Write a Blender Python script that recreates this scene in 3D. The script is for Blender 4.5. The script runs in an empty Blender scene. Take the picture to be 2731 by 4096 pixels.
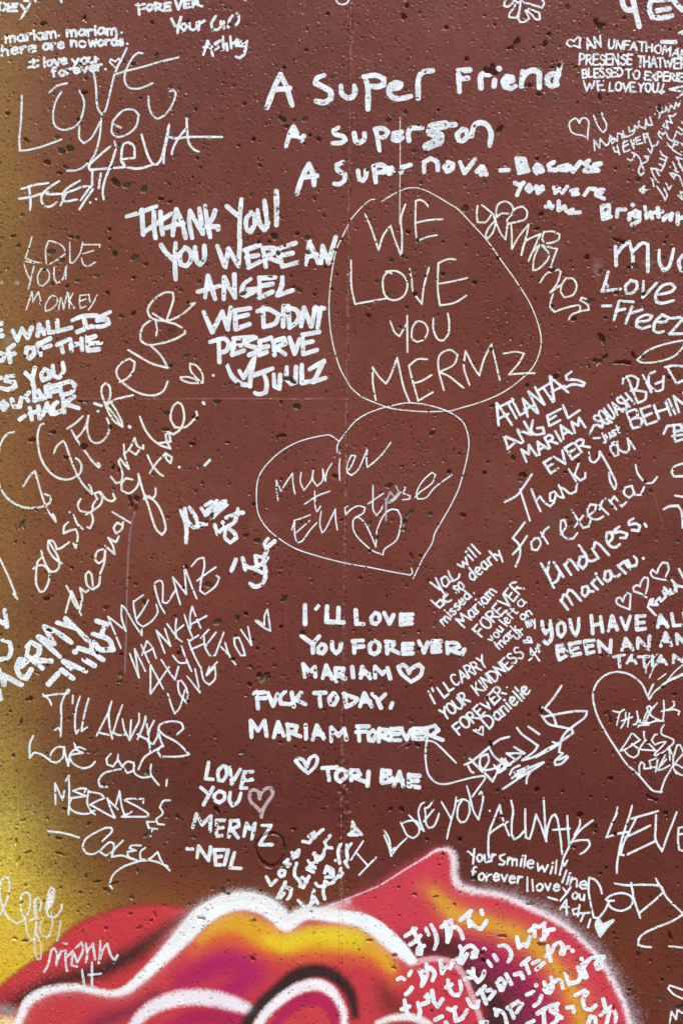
import bpy, math, random
import numpy as np

# ------------------------------------------------------------------ camera, light
C = bpy.context.scene
PX = 1.5 / 2731.0            # metres on the wall for one unit of the plan drawing
CX, CY = 1365.5, 2048.0      # plan units of the view centre
ZC = 1.66                    # height of the view centre above the pavement

def wx(x): return (x - CX) * PX
def wz(y): return ZC + (CY - y) * PX

cam_d = bpy.data.cameras.new('camera')
cam = bpy.data.objects.new('camera', cam_d); C.collection.objects.link(cam)
DIST = 4.0
cam.location = (0, -DIST, ZC)
cam.rotation_euler = (math.radians(90), 0, 0)
cam_d.sensor_fit = 'VERTICAL'; cam_d.sensor_height = 24.0
cam_d.lens = 24.0 * DIST / (4096 * PX)
cam_d.clip_end = 400
C.camera = cam

SUN_DIR = (0.20, -0.50, 0.84)      # towards the sun
el = math.asin(SUN_DIR[2] / math.sqrt(sum(c * c for c in SUN_DIR)))
az = math.atan2(SUN_DIR[0], SUN_DIR[1])
W = bpy.data.worlds.new("World"); C.world = W; W.use_nodes = True
wn = W.node_tree
sky = wn.nodes.new('ShaderNodeTexSky'); sky.sky_type = 'NISHITA'; sky.sun_disc = False
sky.sun_elevation = el; sky.sun_rotation = az
bg = wn.nodes['Background']; bg.inputs['Strength'].default_value = 0.10
wn.links.new(sky.outputs[0], bg.inputs['Color'])
sd = bpy.data.lights.new('sun', 'SUN'); sd.energy = 4.6; sd.angle = math.radians(0.55); sd.color = (1.0, 0.965, 0.92)
so = bpy.data.objects.new('sun', sd); C.collection.objects.link(so)
from mathutils import Vector
so.rotation_euler = Vector(SUN_DIR).to_track_quat('Z', 'Y').to_euler()
so.location = (2, -4, 6)
vs = C.view_settings
vs.view_transform = 'Standard'; vs.look = 'None'; vs.gamma = 1.0; vs.exposure = 0.02; vs.use_curve_mapping = False
SHEEN = np.array([.011, .019, .021])                 # what the gloss coat reflects on its own
GAIN = 1.12                   # photograph value of a white sheet against its albedo

rng = np.random.default_rng(11)
random.seed(5)

def lin(r, g, b):
    out = []
    for c in (r, g, b):
        c /= 255.0
        out.append(c / 12.92 if c <= .04045 else ((c + .055) / 1.055) ** 2.4)
    return np.maximum(np.array(out) - SHEEN, .006) / GAIN

# ------------------------------------------------------------------ numpy helpers
def sstep(a, b, x):
    t = np.clip((x - a) / (b - a), 0, 1)
    return t * t * (3 - 2 * t)

def vnoise(X, Y, s, seed):
    """smooth value noise 0..1, cell size s in plan units"""
    r = np.random.default_rng(seed).random((257, 257))
    x = np.asarray(X, float) / s + 1000.3; y = np.asarray(Y, float) / s + 1000.7
    xi = np.floor(x).astype(int); yi = np.floor(y).astype(int)
    fx = x - xi; fy = y - yi
    fx = fx * fx * (3 - 2 * fx); fy = fy * fy * (3 - 2 * fy)
    xi %= 256; yi %= 256
    a = r[yi, xi]; b = r[yi, xi + 1]; c = r[yi + 1, xi]; d = r[yi + 1, xi + 1]
    return (a * (1 - fx) + b * fx) * (1 - fy) + (c * (1 - fx) + d * fx) * fy

def smooth_path(P, step=3.0, corner=58):
    """Catmull-Rom through the points, with sharp turns kept sharp"""
    P = [np.array(p, float) for p in P]
    if len(P) == 1: P = [P[0], P[0] + 0.5]
    runs = [[P[0]]]
    for i in range(1, len(P)):
        runs[-1].append(P[i])
        if i < len(P) - 1:
            a = P[i] - P[i - 1]; b = P[i + 1] - P[i]
            la, lb = np.linalg.norm(a), np.linalg.norm(b)
            if la < 1e-6 or lb < 1e-6: continue
            ang = math.degrees(math.acos(max(-1, min(1, float(a @ b) / (la * lb)))))
            if ang > corner: runs.append([P[i]])
    out = []
    for R in runs:
        if len(R) == 2:
            n = max(2, int(np.linalg.norm(R[1] - R[0]) / (step * 3)) + 1)
            pts = [R[0] + (R[1] - R[0]) * t for t in np.linspace(0, 1, n)]
        else:
            E = [2 * R[0] - R[1]] + R + [2 * R[-1] - R[-2]]
            pts = []
            for i in range(1, len(E) - 2):
                p0, p1, p2, p3 = E[i - 1:i + 3]
                n = max(2, int(np.linalg.norm(p2 - p1) / (step * 1.6)) + 1)
                for t in np.linspace(0, 1, n, endpoint=False):
                    pts.append(.5 * ((2 * p1) + (-p0 + p2) * t + (2 * p0 - 5 * p1 + 4 * p2 - p3) * t * t + (-p0 + 3 * p1 - 3 * p2 + p3) * t ** 3))
            pts.append(R[-1])
        out += pts if not out else pts[1:]
    return np.array(out)

# ------------------------------------------------------------------ object helpers
def link(o, parent=None):
    C.collection.objects.link(o)
    if parent is not None: o.parent = parent
    return o

def grid_mesh(name, V, cells, attrs, mat):
    """V: (n,3) vertices, cells: (m,4) indices; unused vertices dropped"""
    used, inv = np.unique(cells.ravel(), return_inverse=True)
    q = inv.reshape(-1, 4).astype(np.int32); V = V[used]
    me = bpy.data.meshes.new(name)
    me.vertices.add(len(V)); me.vertices.foreach_set('co', V.astype(np.float32).ravel())
    me.loops.add(q.size); me.loops.foreach_set('vertex_index', q.ravel())
    me.polygons.add(len(q))
    me.polygons.foreach_set('loop_start', np.arange(0, q.size, 4, dtype=np.int32))
    me.polygons.foreach_set('use_smooth', np.ones(len(q), dtype=bool))
    for an, (kind, data) in attrs.items():
        at = me.attributes.new(an, kind, 'POINT')
        d = np.asarray(data)[used].astype(np.float32)
        at.data.foreach_set('color' if kind == 'FLOAT_COLOR' else 'vector', d.ravel())
    me.materials.append(mat)
    me.update(); me.validate()
    return bpy.data.objects.new(name, me)

def mat_new(name):
    m = bpy.data.materials.new(name); m.use_nodes = True
    nt = m.node_tree
    return m, nt, nt.nodes['Principled BSDF']

def N(nt, kind, **kw):
    n = nt.nodes.new(kind)
    for k, v in kw.items(): setattr(n, k, v)
    return n

def math_node(nt, op, a, b=None, c=None, clamp=False):
    n = nt.nodes.new('ShaderNodeMath'); n.operation = op; n.use_clamp = clamp
    for i, v in enumerate((a, b, c)):
        if v is None: continue
        if isinstance(v, (int, float)): n.inputs[i].default_value = v
        else: nt.links.new(v, n.inputs[i])
    return n.outputs[0]

def smap(nt, x, a, b, lo=0.0, hi=1.0):
    n = nt.nodes.new('ShaderNodeMapRange'); n.interpolation_type = 'SMOOTHSTEP'
    nt.links.new(x, n.inputs[0])
    for i, v in ((1, a), (2, b), (3, lo), (4, hi)):
        if isinstance(v, (int, float)): n.inputs[i].default_value = v
        else: nt.links.new(v, n.inputs[i])
    return n.outputs[0]

def noise_tex(nt, co, scale, detail=3, rough=.55):
    n = nt.nodes.new('ShaderNodeTexNoise'); n.inputs['Scale'].default_value = scale
    n.inputs['Detail'].default_value = detail; n.inputs['Roughness'].default_value = rough
    nt.links.new(co, n.inputs['Vector']); return n.outputs['Fac']

# ------------------------------------------------------------------ materials
def wall_paint_material(name, rough, with_alpha):
    m, nt, p = mat_new(name)
    tc = N(nt, 'ShaderNodeTexCoord').outputs['Object']
    at = N(nt, 'ShaderNodeAttribute', attribute_name='paint')
    big = noise_tex(nt, tc, 9, 4)
    fine = noise_tex(nt, tc, 420, 2)
    k = math_node(nt, 'ADD', math_node(nt, 'MULTIPLY', big, .30), math_node(nt, 'MULTIPLY', fine, .26))
    k = math_node(nt, 'ADD', k, .72)
    mix = N(nt, 'ShaderNodeVectorMath', operation='SCALE')
    nt.links.new(at.outputs['Color'], mix.inputs[0]); nt.links.new(k, mix.inputs['Scale'])
    nt.links.new(mix.outputs[0], p.inputs['Base Color'])
    rr = smap(nt, noise_tex(nt, tc, 30, 3), .3, .7, rough - .07, rough + .1)
    nt.links.new(rr, p.inputs['Roughness'])
    p.inputs['Specular IOR Level'].default_value = .40
    b = N(nt, 'ShaderNodeBump'); b.inputs['Strength'].default_value = .55; b.inputs['Distance'].default_value = .0012
    h = math_node(nt, 'ADD', math_node(nt, 'MULTIPLY', noise_tex(nt, tc, 330, 3), .8), math_node(nt, 'MULTIPLY', noise_tex(nt, tc, 90, 3), .6))
    sp = smap(nt, noise_tex(nt, tc, 560, 2), .58, .68)
    gr_ = at.outputs['Alpha'] if not with_alpha else .35
    h = math_node(nt, 'ADD', h, math_node(nt, 'MULTIPLY', sp, math_node(nt, 'MULTIPLY', gr_, 2.2)))
    nt.links.new(h, b.inputs['Height']); nt.links.new(b.outputs[0], p.inputs['Normal'])
    if with_alpha: nt.links.new(at.outputs['Alpha'], p.inputs['Alpha'])
    return m

def marker_material():
    m, nt, p = mat_new('white_marker_paint')
    tc = N(nt, 'ShaderNodeTexCoord').outputs['Object']
    ink = N(nt, 'ShaderNodeAttribute', attribute_name='ink')      # (inside distance, across, along) in plan units
    pen = N(nt, 'ShaderNodeAttribute', attribute_name='pen')      # (opacity, dryness, tint) + hole in alpha
    s1 = N(nt, 'ShaderNodeSeparateXYZ'); nt.links.new(ink.outputs['Vector'], s1.inputs[0])
    s2 = N(nt, 'ShaderNodeSeparateXYZ'); nt.links.new(pen.outputs['Vector'], s2.inputs[0])
    ed, ac, al = s1.outputs; op, dry, tint = s2.outputs
    n1 = noise_tex(nt, tc, 330, 3, .6)
    n2 = noise_tex(nt, tc, 150, 4, .65)
    n3 = noise_tex(nt, tc, 40, 3)
    # ragged edge
    amp = math_node(nt, 'MULTIPLY_ADD', dry, 8.0, .9)
    e = math_node(nt, 'ADD', ed, math_node(nt, 'MULTIPLY', math_node(nt, 'SUBTRACT', n2, .5), amp))
    a = smap(nt, e, -.7, .9)
    # dry brush: paint only on the high grains
    thr = math_node(nt, 'MULTIPLY_ADD', dry, .22, .23)
    g = math_node(nt, 'ADD', math_node(nt, 'MULTIPLY', n1, .45), math_node(nt, 'MULTIPLY', n2, .55))
    dm = smap(nt, g, math_node(nt, 'SUBTRACT', thr, .02), math_node(nt, 'ADD', thr, .04))
    # felt-tip streaks along the stroke
    cv = N(nt, 'ShaderNodeCombineXYZ')
    nt.links.new(math_node(nt, 'MULTIPLY', ac, .42), cv.inputs[0]); nt.links.new(math_node(nt, 'MULTIPLY', al, .02), cv.inputs[1])
    st = noise_tex(nt, cv.outputs[0], 1.0, 2)
    sf = smap(nt, math_node(nt, 'ADD', math_node(nt, 'MULTIPLY', st, .6), math_node(nt, 'MULTIPLY', n3, .4)), .38, .62)
    opv = math_node(nt, 'MULTIPLY', op, math_node(nt, 'MULTIPLY_ADD', sf, .30, .75), clamp=True)
    alpha = math_node(nt, 'MULTIPLY', math_node(nt, 'MULTIPLY', a, dm), math_node(nt, 'MULTIPLY', opv, pen.outputs['Alpha']))
    nt.links.new(alpha, p.inputs['Alpha'])
    def mixc(f, c1, c2):
        n = N(nt, 'ShaderNodeMix', data_type='RGBA'); nt.links.new(f, n.inputs[0])
        for i, c in ((6, c1), (7, c2)):
            if isinstance(c, tuple): n.inputs[i].default_value = c
            else: nt.links.new(c, n.inputs[i])
        return n.outputs[2]
    c = mixc(smap(nt, tint, 0, 1), (.80, .87, .88, 1), (.83, .85, .765, 1))
    c = mixc(smap(nt, tint, 1.01, 2), c, (.60, .46, .48, 1))
    c = mixc(smap(nt, n3, .3, .75, .12, 0), c, (.5, .5, .62, 1))
    nt.links.new(c, p.inputs['Base Color'])
    p.inputs['Roughness'].default_value = .5
    b = N(nt, 'ShaderNodeBump'); b.inputs['Strength'].default_value = .4; b.inputs['Distance'].default_value = .001
    nt.links.new(n1, b.inputs['Height']); nt.links.new(b.outputs[0], p.inputs['Normal'])
    return m

def plain_material(name, col, rough, scale, dark=.75):
    m, nt, p = mat_new(name)
    tc = N(nt, 'ShaderNodeTexCoord').outputs['Object']
    f = noise_tex(nt, tc, scale, 6)
    n = N(nt, 'ShaderNodeMix', data_type='RGBA'); nt.links.new(f, n.inputs[0])
    n.inputs[6].default_value = (*[c * dark for c in col], 1); n.inputs[7].default_value = (*col, 1)
    nt.links.new(n.outputs[2], p.inputs['Base Color']); p.inputs['Roughness'].default_value = rough
    b = N(nt, 'ShaderNodeBump'); b.inputs['Strength'].default_value = .4; b.inputs['Distance'].default_value = .004
    nt.links.new(noise_tex(nt, tc, scale * 14, 3), b.inputs['Height']); nt.links.new(b.outputs[0], p.inputs['Normal'])
    return m

MAT_WALL = wall_paint_material('painted_concrete', .25, False)
MAT_MURAL = wall_paint_material('spray_paint', .40, True)
MAT_INK = marker_material()
MAT_CORE = plain_material('bare_concrete', (.30, .29, .26), .9, 4)
MAT_GROUND = plain_material('pavement_concrete', (.36, .35, .33), .9, 1.5)

# ------------------------------------------------------------------ wall height field (plan units -> metres)
STEP = 3.8
fx = np.arange(-90, 2731 + 91, STEP); fy = np.arange(-90, 4096 + 91, STEP)
def extend(a, lo, hi):
    out = list(a); s = STEP
    left = []; v = a[0]
    while v > lo: s *= 1.28; v = max(lo, v - s); left.append(v)
    right = []; v = a[-1]; s = STEP
    while v < hi: s *= 1.28; v = min(hi, v + s); right.append(v)
    return np.array(left[::-1] + out + right)
GX = extend(fx, CX - 3.2 / PX, CX + 3.2 / PX)
GY = extend(fy, CY - (3.35 - ZC) / PX, CY + ZC / PX)
XX, YY = np.meshgrid(GX, GY)
NYv, NXv = XX.shape

def seam_x(y):
    return np.interp(y, [-2500, 0, 600, 900, 1600, 2400, 3000, 3600, 6000], [1420, 1408, 1401, 1396, 1389, 1379, 1370, 1366, 1350]) + 2.0 * (vnoise(y, y * 0, 60, 3) - .5)

# how grainy each region is: rough near the edges, smooth across the middle and lower centre
grain = .25 + .75 * sstep(.35, .7, vnoise(XX, YY, 420, 7) * .6 + vnoise(XX, YY, 140, 8) * .4
                         + .25 * np.exp(-((YY - 300) / 700.) ** 2) + .22 * np.exp(-(XX / 420.) ** 2) + .15 * np.exp(-((XX - 2600) / 500.) ** 2)
                         - .28 * np.exp(-((XX - 1500) / 700.) ** 2 - ((YY - 2900) / 900.) ** 2))
H = .0010 * (vnoise(XX, YY, 300, 1) - .5) + .0005 * (vnoise(XX, YY, 70, 2) - .5)
H += .00016 * (vnoise(XX, YY, 9, 4) - .5) + .00050 * (rng.random(XX.shape) - .5) * (.25 + grain * .8)
# faint diagonal trowel streaks
H += .00010 * (vnoise(XX * .25 + YY * .9, YY * .2 - XX * .04, 26, 9) - .5)
inner = (XX > -95) & (XX < 2826) & (YY > -95) & (YY < 4191)
# tiny blisters and pinholes
for cnt, amp in ((40000, .0017), (20000, -.0018)):
    xi = rng.integers(3, NXv - 3, cnt); yi = rng.integers(3, NYv - 3, cnt)
    keep = rng.random(cnt) < grain[yi, xi] * 1.1
    xi = xi[keep]; yi = yi[keep]
    a = amp * (.4 + rng.random(len(xi)))
    np.add.at(H, (yi, xi), a)
    dx = rng.integers(-1, 2, len(xi)); dy = rng.integers(-1, 2, len(xi))
    np.add.at(H, (yi + dy, xi + dx), a * .7)
H = np.where(inner, H, H * .6)
# vertical formwork seam: a crumbly double ridge
sx = seam_x(YY); d = XX - sx
rough_seam = .35 + .65 * vnoise(YY, YY * 0, 45, 21)
gr = np.exp(-((YY - 3200) / 170.) ** 2) * np.exp(-((XX - sx - 4) / 26.) ** 2)
H += 1.7 * (.0011 * np.exp(-((d + 4) / 3.2) ** 2) - .0026 * np.exp(-((d - 1) / 2.4) ** 2) * sstep(.3, .6, vnoise(YY, YY * 0, 30, 24)) + .0006 * np.exp(-((d - 6) / 3.5) ** 2)) * rough_seam
H += .0030 * (rng.random(XX.shape) - .45) * np.exp(-(d / 7.5) ** 2) * sstep(.3, .7, vnoise(XX, YY, 16, 22)) 
H += (.012 * (vnoise(XX, YY, 13, 23) - .40) + .003 * (rng.random(XX.shape) - .5)) * gr
# horizontal joint, left half
jy = 1597 + 3 * (vnoise(XX, XX * 0, 120, 31) - .5)
jm = np.where(XX < sx, 1.0, 0.0) * (.25 + .75 * vnoise(XX, XX * 0, 90, 33))
dj = YY - jy
H += (.0012 * np.exp(-(dj / 2.6) ** 2) - .0006 * np.exp(-((dj - 6) / 4) ** 2)) * jm

# thin scratches and paint cracks (plan polylines)
def line_feature(P, w, amp):
    P = smooth_path(P, 4)
    for a, b in zip(P[:-1], P[1:]):
        x0, x1 = min(a[0], b[0]) - 3 * w, max(a[0], b[0]) + 3 * w; y0, y1 = min(a[1], b[1]) - 3 * w, max(a[1], b[1]) + 3 * w
        i0, i1 = np.searchsorted(GX, [x0, x1]); j0, j1 = np.searchsorted(GY, [y0, y1])
        if i1 <= i0 or j1 <= j0: continue
        x = XX[j0:j1, i0:i1]; y = YY[j0:j1, i0:i1]
        ab = b - a; L = max(1e-6, float(ab @ ab))
        t = np.clip(((x - a[0]) * ab[0] + (y - a[1]) * ab[1]) / L, 0, 1)
        dd = np.hypot(x - a[0] - t * ab[0], y - a[1] - t * ab[1])
        feat = amp * np.exp(-(dd / w) ** 2)
        cur = scr[j0:j1, i0:i1]
        scr[j0:j1, i0:i1] = np.where(np.abs(feat) > np.abs(cur), feat, cur)
scr = np.zeros_like(H)
for P, w, a in (
    ([(2005, 450), (2012, 530), (2020, 560), (2040, 585)], 4, -.0012), ([(2025, 540), (2018, 530)], 4, -.001),
    ([(2110, 800), (2135, 850), (2155, 875)], 3, -.0008), ([(2218, 1280), (2300, 1300)], 3, .0006),
    ([(2608, 1975), (2630, 2040), (2648, 2105)], 3, .0012), ([(1625, 2860), (1650, 2895)], 4, .0016),
    ([(1590, 2993), (1630, 2970)], 4, .0015), ([(1650, 2965), (1680, 2985)], 4, -.002),
    ([(1440, 233), (1480, 250)], 3, .0012), ([(720, 1990), (760, 2030), (775, 2035)], 3, .001),
    ([(1120, 3730), (1118, 3790), (1118, 3825)], 3, -.0012), ([(1272, 3790), (1282, 3850), (1290, 3940), (1285, 4060)], 3, -.0010),
    ([(1318, 3600), (1290, 3660), (1225, 3770)], 3, -.0006), ([(1362, 3560), (1358, 3800), (1360, 4096)], 3, .0007),
    ([(70, 2480), (150, 2490), (240, 2440)], 3, .0004), ([(1140, 2420), (1148, 2650)], 6, .0007),
    ([(990, 510), (1130, 500), (1260, 455), (1420, 395)], 3, .0005), ([(500, 2150), (700, 2120)], 3, .0004),
    ([(560, 2060), (566, 2100)], 4, .0006)):
    line_feature(P, w, a)
H += scr * np.where(scr > 0, 1, 1) * (.6 + .8 * vnoise(XX, YY, 12, 41))

# ------------------------------------------------------------------ base paint colour per vertex
def ramp(y, ys, cols):
    cols = np.array([lin(*c) for c in cols])
    return np.stack([np.interp(y, ys, cols[:, i]) for i in range(3)], -1)
COL = ramp(YY, [0, 500, 1100, 1900, 2700, 3200, 3500, 3700], [(121, 72, 66), (117, 68, 60), (115, 65, 55), (114, 64, 55), (108, 59, 52), (98, 52, 48), (102, 55, 47), (106, 58, 46)])
wear = 1 + .13 * (vnoise(XX, YY, 380, 54) - .5) + .12 * (vnoise(XX * .3 + YY, YY * .35 - XX * .1, 90, 55) - .5) + .08 * (vnoise(XX, YY * .25, 26, 56) - .5)
COL = COL * wear[..., None]
fade = (.05 * sstep(.55, .85, vnoise(XX, YY, 230, 57) * .7 + vnoise(XX, YY, 34, 58) * .3))[..., None]
COL = COL * (1 - fade) + lin(160, 128, 118) * fade
ya = np.interp(YY, [-3000, 0, 600, 1000, 1500, 2200, 2500, 2900, 3200, 3500, 3700, 4000], [.2, .20, .26, .22, .17, .14, .15, .30, .52, .82, .93, 1])
yw = np.interp(YY, [-3000, 0, 600, 1000, 1500, 2200, 2500, 2900, 3200, 3500, 3700, 4000], [150, 150, 140, 150, 150, 140, 140, 150, 175, 225, 270, 300])
base_shift = np.interp(YY, [0, 2800, 3200, 3500, 4000], [0, 0, 10, 30, 60])
t = np.clip((XX - base_shift) / yw, -1, 9)
t = np.maximum(t, 0)
F = ya * np.exp(-t ** 1.5) + .045 * np.exp(-(XX / 600.) ** 2)
F = F * (.55 + .9 * vnoise(XX, YY, 5, 51)) * (.8 + .4 * vnoise(XX, YY, 180, 52))
F += .08 * sstep(.80, .97, rng.random(XX.shape)) * np.exp(-(XX / 450.) ** 2)
F = np.clip(F, 0, 1)[..., None]
yel = ramp(YY, [0, 2500, 3300, 3900, 4100], [(190, 166, 76), (198, 174, 80), (212, 192, 86), (228, 190, 60), (225, 185, 60)])
COL = COL * (1 - F) + yel * F
# orange-brown haze above the mural
hz = (.10 * np.exp(-((YY - 3610) / 90.) ** 2 - ((XX - 720) / 380.) ** 2))[..., None] * (.5 + vnoise(XX, YY, 6, 53)[..., None])
COL = COL * (1 - hz) + lin(215, 140, 60) * hz
hz = (.07 * np.exp(-((XX - 1210) / 160.) ** 2 - ((YY - 3560) / 60.) ** 2))[..., None]
COL = COL * (1 - hz) + lin(215, 130, 60) * hz
# greyish wipes and smudges of grime
for (x, y, rx, ry, a, c) in ((680, 540, 30, 26, .35, (120, 90, 90)), (650, 385, 28, 40, .3, (60, 50, 30)), (700, 620, 60, 8, .3, (60, 55, 70)), (665, 560, 12, 20, .7, (45, 45, 55)),
                             (690, 1325, 28, 26, .45, (70, 30, 28)), (2230, 2080, 80, 70, .3, (96, 78, 74)), (2200, 1000, 90, 50, .2, (130, 95, 90)),
                             (2390, 1075, 24, 50, .3, (170, 130, 130)), (40, 1370, 40, 60, .5, (150, 140, 110)), (2590, 1050, 30, 16, .3, (160, 120, 120)),
                             (1340, 295, 24, 14, .4, (70, 66, 62)), (2200, 395, 26, 30, .22, (90, 85, 90)), (70, 1130, 14, 12, .6, (190, 180, 165)), (8, 1130, 8, 8, .7, (200, 190, 180)),
                             (880, 3400, 50, 60, .0, (80, 40, 40)), (1370, 3230, 30, 120, .25, (120, 70, 66)), (560, 2260, 40, 60, .0, (90, 40, 30))):
    m = (a * sstep(1.15, .35, np.hypot((XX - x) / rx, (YY - y) / ry) + .5 * (vnoise(XX, YY, 14, 61) - .5)))[..., None]
    COL = COL * (1 - m) + lin(*c) * m
# pinkish scuffed paint on the ridges
m = (sstep(.0004, .0012, np.abs(scr)) * .35 * (scr > 0))[..., None]
COL = COL * (1 - m) + lin(170, 110, 105) * m
m = (.55 * np.exp(-(d / 6) ** 2) * sstep(.62, .95, rng.random(XX.shape)) * rough_seam + .35 * np.exp(-((d + 4) / 5) ** 2) * sstep(.5, .8, vnoise(XX, YY, 9, 62)) + .35 * np.exp(-(dj / 3) ** 2) * jm)[..., None]
COL = COL * (1 - m) + lin(190, 140, 134) * m

# ------------------------------------------------------------------ holes in the concrete
HOLE = np.zeros_like(H)      # 1 inside a hole: marker paint does not reach it
BARE = np.zeros_like(H)      # 1 where raw concrete shows
def pit(x, y, rx, ry, rot, bare, depth, seed):
    R = max(rx, ry) * 1.7 + 2
    i0, i1 = np.searchsorted(GX, [x - R, x + R]); j0, j1 = np.searchsorted(GY, [y - R, y + R])
    if i1 <= i0 or j1 <= j0: return
    X = XX[j0:j1, i0:i1] - x; Y = YY[j0:j1, i0:i1] - y
    c, s = math.cos(math.radians(rot)), math.sin(math.radians(rot))
    u = (X * c + Y * s) / rx; v = (-X * s + Y * c) / ry
    th = np.arctan2(v, u); q = np.random.default_rng(seed)
    p1, p2, p3 = q.random(3) * 6.28
    wob = 1 + .16 * np.sin(2 * th + p1) + .12 * np.sin(3 * th + p2) + .08 * np.sin(5 * th + p3)
    r = np.hypot(u, v) / wob
    prof = sstep(1.12, .72, r)
    floor = .75 + .5 * vnoise(X + x, Y + y, 7, seed % 97)
    H[j0:j1, i0:i1] -= depth * prof * floor
    H[j0:j1, i0:i1] += .00022 * np.exp(-((r - 1.22) / .15) ** 2)
    HOLE[j0:j1, i0:i1] = np.maximum(HOLE[j0:j1, i0:i1], prof)
    if bare == 1:
        m = (sstep(1.05, .75, r + .25 * (vnoise(X + x, Y + y, 6, 71) - .5)) * .9)[..., None]
        col = lin(*random.choice(((120, 118, 96), (138, 134, 108), (104, 104, 84), (152, 146, 118))))
    elif bare == 2:
        m = (prof * .5)[..., None]; col = lin(200, 195, 190)
    else: return
    COL[j0:j1, i0:i1] = COL[j0:j1, i0:i1] * (1 - m) + col * m
    BARE[j0:j1, i0:i1] = np.maximum(BARE[j0:j1, i0:i1], m[..., 0])

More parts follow.
